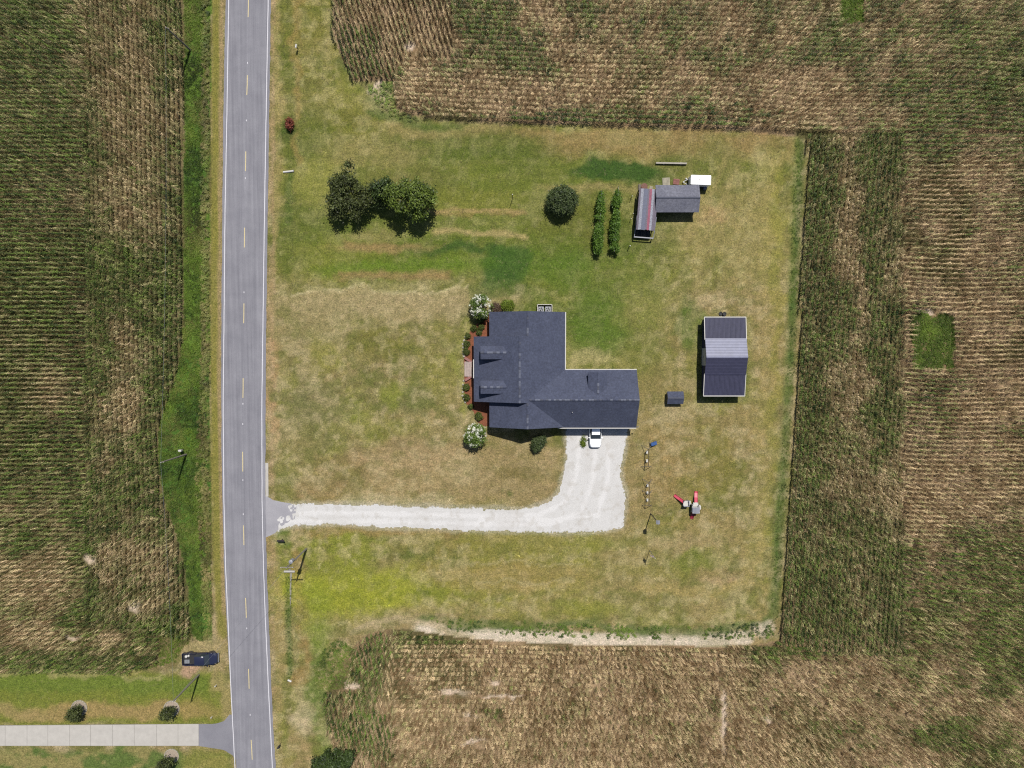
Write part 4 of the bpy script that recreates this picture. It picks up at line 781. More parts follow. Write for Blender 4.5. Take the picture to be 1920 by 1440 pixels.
panels('roof_panel', y1, yb - .12, 2.42, 2.9, x0, x1, 8, METAL_D, 4, 'x'); panels('roof_panel', y0, ya + .12, 2.42, 2.9, x0, x1, 8, METAL_D, 4, 'x')
panels('ridge_panel', yb, yr, 2.97, 3.9, x0 - .02, x1 + .04, 4, METAL_L, 3, 'y'); panels('ridge_panel', ya, yr, 2.97, 3.9, x0 - .02, x1 + .04, 4, METAL_D, 3, 'y')  # north panels take the paler metal as painted sun glare
MB().bar((x0 - .02, yr, 3.91), (x1 + .04, yr, 3.91), .22, .05).build('ridge_cap', METAL_L, barn)
for yy in (y0 - .04, y1 + .04): MB().bar((x0 - .06, yy, 2.42), (x1 + .06, yy, 2.42), .13, .12).build('eave_trim', WHITE, barn)
for xx in (x0 - .05, x1 + .05):
    for a, b in ((y1, yb - .2), (y0, ya + .2)): MB().bar((xx, a, 2.44), (xx, b, 2.9), .1, .1).build('rake_trim', WHITE, barn)
MB().prism([(x0 + .3, y0 + .25, 0), (x0 + .3, y1 - .25, 0), (x0 + .3, y1 - .25, 2.35), (x0 + .3, yb - .2, 2.82), (x0 + .3, yr, 3.8), (x0 + .3, ya + .2, 2.82), (x0 + .3, y0 + .25, 2.35)], (x1 - x0 - .6, 0, 0)).build('wall', METAL_D, barn)
bd = MB().box(x0 + .24, yr - 1.4, 0, x0 + .29, yr + 1.4, 2.5).build('barn_door', WHITE, barn); MB().box(x0 + .2, yr - .1, 1.1, x0 + .24, yr + .1, 1.2).build('handle', STEEL, bd)
p = G(1358, 589); q = thing('scrap_tyre_pile', 'small dark heap of old tyres behind the barn', 'tyres', (p.x, p.y, 0))
for k, (dx, dy, z) in enumerate(((0, 0, 0), (-.6, .05, 0), (-.05, .02, .2))):
    mb = MB(); secs = []
    for i in range(12):
        t = i * math.pi / 6; secs.append((math.cos(t), math.sin(t)))
    mb.loft([[(dx + r * c, dy + r * s, z + h) for c, s in secs] for r, h in ((.22, .02), (.3, 0), (.34, .1), (.3, .2), (.22, .18), (.2, .1))]); mb.build('tyre', RUBBER, q)
def shed(name, label, pxr, ez, rz_, mat, capm, wmat, inset=.2, th=.1):
    a, b = G(pxr[0], pxr[3], ez), G(pxr[2], pxr[1], ez); s = thing(name, label, 'shed', ((a.x + b.x) / 2, (a.y + b.y) / 2, 0)); hx, hy = (b.x - a.x) / 2, (b.y - a.y) / 2
    for sg, nm in ((1, 'roof'), (-1, 'roof')): MB().prism([(-hx, sg * hy, ez), (hx, sg * hy, ez), (hx, 0, rz_), (-hx, 0, rz_)], (0, 0, -th)).build(nm, mat, s)
    MB().bar((-hx, 0, rz_ + .01), (hx, 0, rz_ + .01), .24, .04).build('ridge_cap', capm, s)
    return s, hx, hy
s, hx, hy = shed('garden_shed', 'open-fronted shed with weathered grey shingle roof beside the white trailer', (1228.5, 347, 1311, 398), 2.3, 3.15, SHING_G, CAPD, WOOD)
for k in range(14):                                # board walls: back and both ends
    a = -hx + .3 + (2 * hx - .6) * k / 14; b = -hx + .3 + (2 * hx - .6) * (k + .95) / 14; MB().box(a, hy - .34, 0, b, hy - .3, 2.2).build('board', WOOD, s)
for sx in (-1, 1):
    xx = sx * (hx - .28); MB().prism([(xx - .02, -hy + .3, 0), (xx - .02, hy - .35, 0), (xx - .02, hy - .35, 2.25), (xx - .02, 0, 2.98), (xx - .02, -hy + .3, 2.25)], (.04, 0, 0)).build('end_wall', WOOD, s)
for k in range(4): xx = -hx + .5 + (2 * hx - 1) * k / 3; MB().box(xx - .07, -hy + .3, 0, xx + .07, -hy + .44, 2.2).build('post', WOOD_D, s)
s, hx, hy = shed('pump_house', 'tiny dark shingled pump house left of the metal barn', (1251, 734, 1281.5, 757.5), 1.1, 1.65, SHING, CAPD, WOOD)
MB().prism([(-hx + .15, -hy + .15, 0), (-hx + .15, hy - .15, 0), (-hx + .15, hy - .15, 1.05), (-hx + .15, 0, 1.52), (-hx + .15, -hy + .15, 1.05)], (2 * hx - .3, 0, 0)).build('wall', SIDING, s)
dd = MB().box(-.35, -hy + .11, .05, .35, -hy + .15, 1.0).build('door', WHITE, s); MB().box(.22, -hy + .08, .5, .28, -hy + .11, .6).build('handle', STEEL, dd)
# long shelter roofed in mismatched sheets
p = G(1208, 404); sh = thing('patched_shelter', 'long narrow shelter roofed with mismatched grey, blue and red sheets', 'shelter', (p.x, p.y, 0), R(-4.2))
sx0, sx1 = -1.5, 1.5; sy0, sy1 = -2.75, 3.75; zt = 2.35
wsum = 0; strips = [(.09, TARPG), (.15, TARPW), (.22, TARPB), (.08, TARPG), (.06, TARPR), (.07, TARPR), (.13, TARPW), (.12, TARPG), (.08, TARPG)]
for k, (wf, mt) in enumerate(strips):
    a = sx0 + (sx1 - sx0) * wsum; wsum += wf; b = sx0 + (sx1 - sx0) * min(1, wsum) - .01; zc = lambda x: zt + .22 * (1 - (x / 1.5) ** 2)
    MB().prism([(a, sy0 + random.uniform(-.05, .05), zc(a)), (b, sy0 + random.uniform(-.05, .05), zc(b)), (b, sy1, zc(b)), (a, sy1, zc(a))], (0, 0, -.03)).build('roof_sheet', mt, sh)
for (x, y) in ((sx0 + .1, sy0 + .2), (sx1 - .1, sy0 + .2), (sx0 + .1, .5), (sx1 - .1, .5), (sx0 + .1, sy1 - .2), (sx1 - .1, sy1 - .2), (sx0 + .05, sy0 - 1.0), (sx1 - .05, sy0 - 1.0)): MB().box(x - .06, y - .06, 0, x + .06, y + .06, (zt if y > sy0 else 1.1) - .02).build('post', WOOD, sh)
MB().bar((sx0 - .05, sy0 - 1.0, 1.1), (sx1 + .05, sy0 - 1.0, 1.1), .16, .12).build('front_rail', PLASTIC_G, sh)
for x in (sx0 - .02, sx1 + .08): MB().bar((x, sy0 - 1.0, 1.1), (x, sy0 + 2.2, zt - .05), .09, .09).build('side_rail', PLASTIC_G, sh)
MB().box(sx0 + .2, sy0 + .6, 0, sx0 + .26, sy1 - .3, 2.2).build('wall', WOOD_D, sh); MB().box(sx0 + .2, sy1 - .32, 0, sx1 - .2, sy1 - .26, 2.2).build('wall', WOOD_D, sh)
MB().box(sx0 + .25, sy0 - .85, 0, sx1 - .5, sy0 + .2, .9).build('opening_shade', BLACK, sh)  # black block added as the shade inside the open end
# things left round the sheds
p = G(1207, 351); k = thing('cable_drum', 'round brown wooden drum behind the patched shelter', 'drum', (p.x, p.y, 0)); MB().tube((0, 0, .5), (0, 0, .58), .52, .52, 18).build('flange', RUST, k); MB().tube((0, 0, 0), (0, 0, .08), .52, .52, 18).build('flange', RUST, k); MB().tube((0, 0, .08), (0, 0, .5), .3, .3, 14).build('core', WOOD, k)
p = G(1199, 352); tag(MB().box(-.22, -.5, 0, .22, .5, .35).build('wooden_crate', WOOD, None, bevel=.03), 'pale wooden crate left of the round brown drum', 'crate'); bpy.data.objects['wooden_crate'].location = (p.x, p.y, 0)
def pallet(name, label, cx, cy, wd, dp, mat, rz):
    p = G(cx, cy); k = thing(name, label, 'pallet', (p.x, p.y, 0), R(rz))
    for i in range(3): MB().box(-wd / 2, -dp / 2 + i * (dp - .1) / 2, 0, wd / 2, -dp / 2 + i * (dp - .1) / 2 + .1, .1).build('bearer', WOOD, k)
    n = 6
    for i in range(n): MB().box(-wd / 2 + wd * i / n, -dp / 2, .1, -wd / 2 + wd * (i + .8) / n, dp / 2, .13).build('slat', mat, k)
pallet('pallet', 'pale weathered pallet against the back of the grey shed', 1249, 341, 1.2, 1.3, plain('bleached_wood', C(190, 182, 160), .9, var=.2), 3); pallet('pallet', 'reddish pallet against the back of the grey shed', 1268, 341, 1.0, .9, plain('red_wood', C(165, 110, 100), .9, var=.3), -6); pallet('pallet', 'narrow pale pallet between the drum and the grey shed', 1220, 355, .5, .95, bpy.data.materials['bleached_wood'], -12)
p = G(1258, 307); lg = thing('timber_beam', 'long pale timber beam lying on low blocks behind the sheds', 'beam', (p.x, p.y, 0), R(-1)); MB().box(-2.5, -.12, .2, 2.5, .12, .42).build('beam', plain('pale_timber', C(185, 178, 165), .85), lg)
for x in (-1.2, 1.6): MB().box(x - .12, -.2, 0, x + .12, .2, .2).build('block', CONC, lg)
# white cargo trailer
p = G(1308, 343); tr = thing('cargo_trailer', 'small white cargo trailer parked behind the grey shed', 'trailer', (p.x, p.y, 0), R(-1.5))
MB().box(-1.6, -.75, .5, 1.6, .75, 2.15).build('body', CARW, tr, bevel=.06)
MB().box(-1.62, -.77, .44, 1.62, .77, .52).build('floor_frame', STEEL, tr)
for s_ in (-1, 1):
    wl = MB().tube((.1, s_ * .78, .33), (.1, s_ * .98, .33), .33, .33, 16).build('wheel', RUBBER, tr); MB().tube((.1, s_ * .97, .33), (.1, s_ * .99, .33), .18, .18, 12).build('rim', RIM, wl); MB().box(-.35, s_ * .88 - .13, .68, .55, s_ * .88 + .13, .72).build('mudguard', RUBBER, tr)
MB().bar((-1.6, .5, .42), (-2.5, 0, .42), .08, .08).build('drawbar', STEEL, tr); MB().bar((-1.6, -.5, .42), (-2.5, 0, .42), .08, .08).build('drawbar', STEEL, tr); MB().tube((-2.45, 0, 0), (-2.45, 0, .5), .04).build('jack', STEEL, tr); MB().tube((-.2, .1, 2.15), (-.2, .1, 2.22), .16).build('roof_vent', PLASTIC_W, tr)
p = G(1286, 336); o = MB().tube((0, 0, 0), (0, 0, .32), .16, .16, 12).tube((0, 0, .32), (0, 0, .42), .16, .07, 12).build('gas_bottle', WHITE); o.location = (p.x, p.y, 0); tag(o, 'white gas bottle on the grass left of the cargo trailer', 'bottle')
p = G(1320, 354); o = MB().tube((0, 0, 0), (0, 0, .75), .28, .28, 14).tube((0, 0, .75), (0, 0, .8), .25, .25, 14).build('metal_barrel', plain('grey_blue_drum', C(130, 138, 160), .6)); o.location = (p.x, p.y, 0); tag(o, 'grey barrel standing between the cargo trailer and grey shed', 'barrel')

# ------------------------------------------------------------------ vehicles (built facing +x)
def section(x, hw, zl, zm, zh, k=.9):
    return [(x, -hw * .92, zl), (x, -hw, zl + .12), (x, -hw, zm), (x, -hw * k, zh), (x, -hw * k * .5, zh + .025), (x, hw * k * .5, zh + .025), (x, hw * k, zh), (x, hw, zm), (x, hw, zl + .12), (x, hw * .92, zl)]
def wheels(v, xs, y, r=.34, wd=.22):
    for x in xs:
        for s in (-1, 1):
            w_ = MB().tube((x, s * (y - wd), r), (x, s * y, r), r, r, 18).build('wheel', RUBBER, v); MB().tube((x, s * (y - .03), r), (x, s * (y + .01), r), r * .62, r * .58, 14).build('rim', RIM, w_)
p = G(1116, 838, .5); car = thing('white_car', 'white car parked nose-out under the edge of the garage roof', 'car', (p.x, p.y + 2.45, 0), R(-90)); car.scale = (1.06, 1.08, 1.06)
b = MB(); b.loft([section(x, hw, zl, zm, zh, k) for x, hw, zl, zm, zh, k in ((-2.35, .80, .42, .62, .86, .86), (-2.25, .88, .28, .70, .98, .88), (-1.5, .93, .24, .78, 1.02, .9), (0, .94, .22, .80, 1.02, .9), (.95, .93, .22, .78, 1.0, .88), (1.7, .91, .24, .72, .93, .84), (2.15, .84, .28, .64, .84, .78), (2.33, .70, .36, .56, .72, .74))])
b.build('body', CARW, car, True)
b = MB(); b.loft([[(x, -h0, z0), (x, -h1, z1_), (x, -h1 * .8, z1_ + .03), (x, h1 * .8, z1_ + .03), (x, h1, z1_), (x, h0, z0)] for x, h0, h1, z0, z1_ in ((-2.1, .80, .78, .95, 1.0), (-1.5, .84, .66, .98, 1.42), (-.7, .85, .68, .98, 1.5), (.2, .85, .67, .98, 1.47), (1.0, .82, .78, .95, 1.0))]); b.build('cabin', GLASS, car, True)
b = MB(); b.loft([[(x, -h, z - .04), (x, -h * .85, z + .025), (x, h * .85, z + .025), (x, h, z - .04)] for x, h, z in ((-1.5, .64, 1.43), (-.7, .68, 1.515), (.2, .67, 1.485), (.3, .66, 1.44))]); b.build('roof_panel', CARW, car, True)
for s in (-1, 1):
    MB().prism([(2.0, s * .52, .80), (2.28, s * .50, .72), (2.2, s * .78, .68), (1.9, s * .84, .78)], (0, 0, .035)).build('headlight', PLASTIC_G, car)
    MB().box(.72, s * .98 - .1, .98, .86, s * .98 + .1, 1.14).build('mirror', CARW, car, bevel=.02)
MB().bar((1.01, -.5, 1.02), (.75, -.05, 1.16), .025, .02).build('wiper', RUBBER, car)
wheels(car, (-1.45, 1.45), .94)
p = G(379.5, 1231); tk = thing('pickup_truck', 'dark navy pickup truck parked on the grass beside the road', 'truck', (p.x, p.y, 0), R(1))
TL = 2.85
b = MB(); b.loft([section(x, hw, zl, zm, zh, k) for x, hw, zl, zm, zh, k in ((-.55, .98, .45, .95, 1.18, .93), (.6, .99, .42, .95, 1.18, .93), (1.45, .98, .42, .92, 1.15, .9), (2.2, .96, .42, .88, 1.08, .86), (2.7, .86, .45, .80, .98, .8), (2.85, .68, .5, .75, .88, .8))]); b.build('body', CARD, tk, True)
b = MB(); b.loft([[(x, -h0, z0), (x, -h1, z1_), (x, -h1 * .8, z1_ + .03), (x, h1 * .8, z1_ + .03), (x, h1, z1_), (x, h0, z0)] for x, h0, h1, z0, z1_ in ((-.55, .90, .76, 1.12, 1.78), (.1, .92, .77, 1.12, 1.84), (.95, .92, .75, 1.12, 1.80), (1.65, .88, .84, 1.08, 1.16))]); b.build('cabin', GLASS, tk, True)
b = MB(); b.loft([[(x, -h, z - .05), (x, -h * .85, z + .03), (x, h * .85, z + .03), (x, h, z - .05)] for x, h, z in ((-.58, .76, 1.79), (.1, .78, 1.855), (.95, .76, 1.815), (1.05, .74, 1.74))]); b.build('roof_panel', CARD, tk, True)
bed = MB().box(-TL, -.96, .62, -.6, .96, .72).build('bed', BLACK, tk)
for s in (-1, 1):
    MB().box(-TL, s * .95 - .05, .5, -.6, s * .95 + .05, 1.2).build('side', CARD, bed, bevel=.02); MB().tube((-1.75, s * .97, .62), (-1.75, s * 1.03, .62), .52, .5, 18).build('arch', CARD, tk); MB().tube((1.85, s * .95, .6), (1.85, s * 1.01, .6), .52, .5, 18).build('arch', CARD, tk)
    MB().prism([(2.55, s * .5, .99), (2.8, s * .48, .86), (2.7, s * .78, .84), (2.45, s * .84, .95)], (0, 0, .04)).build('headlight', PLASTIC_G, tk); MB().box(1.25, s * 1.08 - .13, 1.15, 1.42, s * 1.08 + .13, 1.36).build('mirror', CARD, tk, bevel=.03)
MB().box(-TL - .06, -.95, .5, -TL, .95, 1.18).build('tailgate', CARD, tk); MB().box(-TL - .22, -.9, .45, -TL - .06, .9, .58).build('bumper', STEEL, tk); MB().box(2.8, -.8, .4, 2.95, .8, .55).build('bumper', STEEL, tk)
wheels(tk, (-1.75, 1.85), 1.0, .4, .26)
def at_truck(x, y): return tk.matrix_basis @ Vector((x, y, .73))
for (x, y, r, lab) in ((-2.3, .38, .26, 'white sack in the truck bed nearest the corn'), (-1.9, .5, .2, 'smaller white sack in the truck bed nearer the cab')):
    mb = MB(); mb.loft([[(q * r * math.cos(t * .785) * random.uniform(.9, 1.1), q * r * math.sin(t * .785), z) for t in range(8)] for q, z in ((.8, 0), (1.05, .12), (.9, .28), (.35, .36))]); o = mb.build('sack', PLASTIC_W, None, True); o.location = tk.matrix_basis @ Vector((x, y, .72)) if False else Vector((tk.location.x + x, tk.location.y + y, .72)); tag(o, lab, 'sack')
o = MB().box(-.42, -.3, 0, .42, .3, .3).build('tool_box', STEEL, None, bevel=.03); o.location = (tk.location.x - 2.15, tk.location.y - .45, .72); tag(o, 'grey tool box in the bed of the navy truck', 'box')

# ------------------------------------------------------------------ trees, shrubs, vines
def crown(name, lobes, n_cl, per, leaf, mat, parent, cl_r=.4, seed=1, shell=.55, up=.55, hole=.0):
    g = np.random.default_rng(seed); wts = np.array([l[3] * l[4] * l[5] for l in lobes]) ** .7; wts /= wts.sum()
    li = g.choice(len(lobes), n_cl, p=wts); L = np.array(lobes)[li]
    d = g.normal(size=(n_cl, 3)); d /= np.linalg.norm(d, axis=1)[:, None]; d[:, 2] = np.where(d[:, 2] < -.35, -d[:, 2], d[:, 2])
    r = shell + (1 - shell) * g.uniform(0, 1, n_cl) ** .5; r *= g.uniform(.86, 1.12, n_cl)
    cc = L[:, :3] + d * L[:, 3:6] * r[:, None]
    if hole: k = fbm(cc[:, 0] * .8 + 50, cc[:, 1] * .8 + 50, seed, 2) > hole; cc, d = cc[k], d[k]
    n_cl = len(cc); ct = np.clip(g.normal(.5, .2, n_cl), 0, 1)
    sz = g.uniform(.6, 1.25, n_cl)
    P = np.repeat(cc, per, 0) + g.normal(size=(n_cl * per, 3)) * (np.repeat(sz, per)[:, None] * cl_r * .55) ; n = len(P)
    nr = g.normal(size=(n, 3)) * .8 + np.repeat(d, per, 0) * .6 + np.array([0, 0, up]); nr /= np.linalg.norm(nr, axis=1)[:, None]
    a = np.cross(nr, g.normal(size=(n, 3))); a /= np.linalg.norm(a, axis=1)[:, None] + 1e-9; b = np.cross(nr, a)
    s = leaf * g.uniform(.6, 1.3, n)[:, None]
    V = np.stack([P - a * s, P + b * s * .5, P + a * s, P - b * s * .5], 1).reshape(-1, 3)
    F = np.arange(4 * n).reshape(n, 4); tone = np.clip(np.repeat(ct, per) + g.normal(0, .16, n), 0, 1)
    return npmesh(name, V, F, mat, parent, tone)
def trunk(parent, lobes, r, fork=.45, n=7, seed=1, mat=None):
    g = random.Random(seed); mb = MB(); c = np.array(lobes)[:, :3].mean(0); h = c[2]; f = Vector((c[0] * .4, c[1] * .4, h * fork))
    mb.tube((0, 0, -.15), f, r, r * .7)
    for k in range(n):
        l = lobes[k % len(lobes)]; t = Vector((l[0] + l[3] * g.uniform(-.7, .7), l[1] + l[4] * g.uniform(-.7, .7), l[2] + l[5] * g.uniform(-.1, .5))); m = f.lerp(t, .5) + Vector((g.uniform(-.2, .2), g.uniform(-.2, .2), .2))
        mb.tube(f, m, r * .5, r * .3, 6); mb.tube(m, t, r * .3, r * .08, 5)
        for q in range(2): mb.tube(m.lerp(t, .4), m.lerp(t, .4) + Vector((g.uniform(-.8, .8), g.uniform(-.8, .8), g.uniform(.1, .6))), r * .16, r * .05, 4)
    return mb.build('trunk', mat or BARK, parent, True)
LF_DARK = mat_leaf('dark_olive_leaves', C(34, 44, 20), C(128, 140, 76)); LF_MID = mat_leaf('mid_green_leaves', C(40, 58, 26), C(98, 122, 58)); LF_BRT = mat_leaf('fresh_green_leaves', C(40, 62, 20), C(158, 182, 76))
LF_BUSH = mat_leaf('dense_bush_leaves', C(36, 54, 28), C(112, 130, 72), transl=.15); LF_VINE = mat_leaf('vine_leaves', C(62, 96, 24), C(136, 176, 62)); LF_RED = mat_leaf('red_leaves', C(90, 44, 32), C(206, 112, 88)); LF_BOX = mat_leaf('box_leaves', C(62, 78, 30), C(132, 146, 62)); LF_BRN = mat_leaf('brown_leaves', C(90, 72, 56), C(150, 124, 100)); LF_YEL = mat_leaf('yellow_green_leaves', C(88, 112, 30), C(164, 186, 62))
LF_FLW = mat_leaf('crape_leaves', C(70, 100, 34), C(166, 196, 92), transl=.4); FLOWER = mat_leaf('white_blossom', (.6, .6, .5), (.85, .84, .76), transl=.4)
def tree(name, label, px, py, lobes, r, n_cl, per, leaf, mat, seed, cl_r=.45, shell=.5, cat='tree', hole=0, group=None, fork=.45, **k):
    p = G(px, py); t = thing(name, label, cat, (p.x, p.y, gz(px, py)), 0, group)
    if r: trunk(t, lobes, r, fork, 7, seed)
    crown('crown', lobes, n_cl, per, leaf, mat, t, cl_r, seed, shell, hole=hole, **k); return t
tree('shade_tree', 'sparse dark olive tree, leftmost of the three touching trees', 668, 376, [(-.6, 1.4, 3.6, 2.4, 2.1, 1.6), (-2.4, -.9, 3.0, 1.7, 1.9, 1.4), (1.2, -1.0, 3.0, 1.8, 1.7, 1.3), (-.2, 2.9, 3.8, 1.3, 1.2, 1.2), (-.2, 4.2, 3.7, .9, .9, .9), (-2.2, 1.6, 3.0, 1.5, 1.6, 1.2), (-2.6, -2.6, 2.4, 1.0, 1.0, .9), (2.2, .6, 2.8, 1.4, 1.4, 1.1), (.6, -2.7, 2.4, 1.0, .9, .9)], .22, 520, 30, .17, LF_DARK, 21, .6, .35, hole=.40, group='trees on the back lawn')
tree('shade_tree', 'small dark tree squeezed between the two larger touching trees', 720, 368, [(0, .3, 3.0, 1.6, 1.4, 1.4), (1.0, 1.1, 3.3, 1.2, 1.0, 1.0), (-1.3, .1, 2.5, 1.3, 1.1, .9), (-.2, -1.2, 2.2, 1.3, 1.1, .8)], .16, 170, 24, .2, LF_MID, 22, .45, .4, hole=.34, group='trees on the back lawn')
tree('shade_tree', 'bright green rounded tree, rightmost of the three touching trees', 774, 386, [(0, .3, 4.2, 3.1, 2.5, 2.2), (1.9, .2, 3.8, 2.1, 2.2, 1.8), (-2.0, .4, 3.9, 2.0, 1.9, 1.7), (.3, 1.8, 4.0, 2.2, 1.5, 1.5), (1.2, -1.6, 3.4, 1.8, 1.3, 1.4)], .26, 520, 36, .19, LF_BRT, 23, .6, .72, hole=.40, group='trees on the back lawn')
tree('round_bush', 'large round dark green bush standing alone on the back lawn', 1053, 383, [(0, .2, 1.7, 2.3, 2.2, 1.9)], .15, 420, 34, .12, LF_BUSH, 24, .4, .8, 'bush')
tree('shade_tree', 'dark green tree cut off by the bottom edge beside the tan corn', 632, 1412, [(0, -.5, 3.2, 2.6, 2.2, 1.8), (-2.0, -.7, 2.8, 1.6, 1.5, 1.3), (2.2, .5, 2.9, 1.6, 1.3, 1.3), (.2, 1.1, 3.0, 1.8, 1.2, 1.2)], .22, 420, 32, .18, LF_MID, 25, .5, .5, hole=.36)
BED = plain('pale_mulch', C(176, 160, 142), .95, var=.25, scale=8, bmp=.6)
for bx_, by_, rr, hh, lab, lab2, sd_ in ((149, 1327, 13.5, 2.3, 'small dark green tree in the leftmost round mulch bed', 'leftmost round mulch bed above the concrete drive', 26), (322, 1328, 13.5, 2.4, 'small dark green tree in the mulch bed nearest the leaning pole', 'round mulch bed above the concrete drive nearest the leaning pole', 27), (322, 1417, 12.5, 3.4, 'taller dark green tree below the concrete drive at the bottom edge', 'round mulch bed below the concrete drive', 28)):
    c = G(bx_, by_); m = thing('mulch_ring', lab2, 'mulch bed', (c.x, c.y, 0)); rad = rr / 11.2
    MB().loft([[(rad * q * math.cos(t * .3142) * (1 + .04 * math.sin(t * 3.1)), rad * q * math.sin(t * .3142), z) for t in range(20)] for q, z in ((1, -.02), (.97, .05), (.5, .1))]).build('mulch', BED, m)
    for t in range(18): a = t * 6.283 / 18; MB().prism([(rad * 1.0 * math.cos(a - .15), rad * math.sin(a - .15), 0), (rad * 1.0 * math.cos(a + .15), rad * math.sin(a + .15), 0), (rad * 1.12 * math.cos(a + .15), rad * 1.12 * math.sin(a + .15), 0), (rad * 1.12 * math.cos(a - .15), rad * 1.12 * math.sin(a - .15), 0)], (0, 0, .11)).build('edging_brick', STONE, m)
    tree('ornamental_tree', lab, bx_ + 1, by_ + 2, [(0, 0, hh * .78, 1.05, 1.05, hh * .42), (.1, .0, hh * .5, .95, .95, .6)], .07, 150, 30, .13, LF_DARK, sd_, .42, .5, group='trees in mulch rings', fork=.5, hole=.34)
def flowering(label, px, py, sd_):
    lobes = [(0, 0, 2.3, 1.7, 1.75, 1.2), (.3, .7, 2.2, 1.2, 1.1, 1.0), (-.4, -.7, 2.2, 1.2, 1.0, 1.0)]
    t = tree('flowering_tree', label, px, py, lobes, .1, 230, 26, .13, LF_FLW, sd_, .36, .6, group='white flowering trees by the house', hole=.32)
    g = np.random.default_rng(sd_ + 90); lob2 = [(a, b, c + .15, d * 1.03, e * 1.03, f * 1.05) for a, b, c, d, e, f in lobes]
    crown('blossoms', lob2, 62, 20, .085, FLOWER, t, .22, sd_ + 5, .95)
flowering('white flowering tree at the top corner of the house front', 903, 576, 31); flowering('white flowering tree at the bottom corner of the house front', 893, 813, 32)
tree('shrub', 'loose grey green shrub below the front gable wall', 1008, 829, [(0, 0, 1.0, 1.1, 1.2, .95), (.6, .5, 1.1, .8, .7, .7), (-.3, -.7, .9, .7, .7, .7)], .06, 190, 26, .11, mat_leaf('grey_green_leaves', C(52, 68, 36), C(120, 138, 82)), 33, .34, .5, 'shrub')
tree('shrub', 'rounded yellow green shrub behind the house corner', 952, 574, [(0, 0, .75, .95, .9, .8)], .05, 150, 26, .09, LF_YEL, 34, .3, .75, 'shrub')
tree('shrub', 'round brown shrub beside the upper white flowering tree', 930, 578, [(0, 0, .55, .8, .8, .55)], .04, 130, 26, .08, LF_BRN, 35, .25, .8, 'shrub')
tree('shrub', 'red leaved shrub on the verge near the top of the road', 545, 236, [(0, 0, .6, .6, .9, .6), (.1, .5, .7, .45, .5, .5)], .05, 90, 18, .10, LF_RED, 36, .32, .3, 'shrub')
tree('driveway_weed', 'yellow green weeds growing in the gravel beside the white car', 1094, 827, [(0, 0, .22, .5, .95, .22), (-.1, -.5, .2, .3, .5, .2)], 0, 70, 20, .07, LF_YEL, 37, .22, .4, 'weeds')
for (x, y, r, where) in ((900.6, 600, .5, 'just below the upper white flowering tree'), (910, 595, .4, 'between the upper flowering tree and the roof'), (889, 616, .45, 'at the lawn edge below the upper flowering tree'), (902, 613, .5, 'nearest the notch of the roof'), (898.5, 623, .42, 'just above the porch roof corner'), (877, 630, .42, 'at the top end of the pale edging stones'), (875, 645, .5, 'second along the upper edging stones'), (874.6, 659, .5, 'just above the entrance steps'), (874.6, 726, .5, 'just below the entrance steps'), (875, 745, .5, 'at the end of the lower edging stones'), (883, 762, .4, 'at the lower corner of the porch roof'), (898, 780, .6, 'just above the lower white flowering tree')):
    tree('foundation_shrub', 'small clipped shrub in the mulch ' + where, x, y, [(0, 0, r * .75, r * 1.05, r * 1.05, r * .7)], .02, int(60 * r / .5), 22, .07, LF_BOX, int(x + y), .16, .8, 'shrub', group='clipped shrubs along the house front')
for (xa, ya_, xb, yb_, lab, sd_) in ((1126, 362, 1119, 474, 'narrow leafy vine row, left one of the pair', 41), (1157, 354, 1149, 474, 'narrow leafy vine row, right one of the pair nearer the sheds', 42)):
    a, b = G(xa, ya_), G(xb, yb_); m = (a + b) / 2; v = thing('vine_row', lab, 'vines', (m.x, m.y, 0), 0, 'vine rows on the back lawn'); ln = (b - a).length; u = (b - a).normalized(); g = random.Random(sd_)
    lobes = [];
    for k in range(11):
        q = a.lerp(b, (k + .5) / 11) - m; wd = (.52 if k > 1 else .26) * g.uniform(.62, 1.4); lobes.append((q.x + g.uniform(-.1, .1), q.y, 1.15 + g.uniform(-.25, .35), wd, .7, .75 if k > 1 else .5))
    crown('foliage', lobes, 520, 24, .12, LF_VINE, v, .38, sd_, .4, hole=.25)
    for k in range(5): q = a.lerp(b, k / 4) - m; MB().tube((q.x, q.y, -.1), (q.x, q.y, 1.75), .05, .05, 6).build('post', WOOD, v)
    w_ = MB(); q0, q1 = a - m, b - m
    for z in (1.0, 1.7): w_.tube((q0.x, q0.y, z), (q1.x, q1.y, z), .008, .008, 4)
    w_.build('trellis_wire', STEEL, v)
    for k in range(9): q = a.lerp(b, (k + .5) / 9) - m; MB().tube((q.x, q.y, -.05), (q.x + g.uniform(-.1, .1), q.y, 1.3), .035, .02, 5).build('vine_stem', BARK, v)

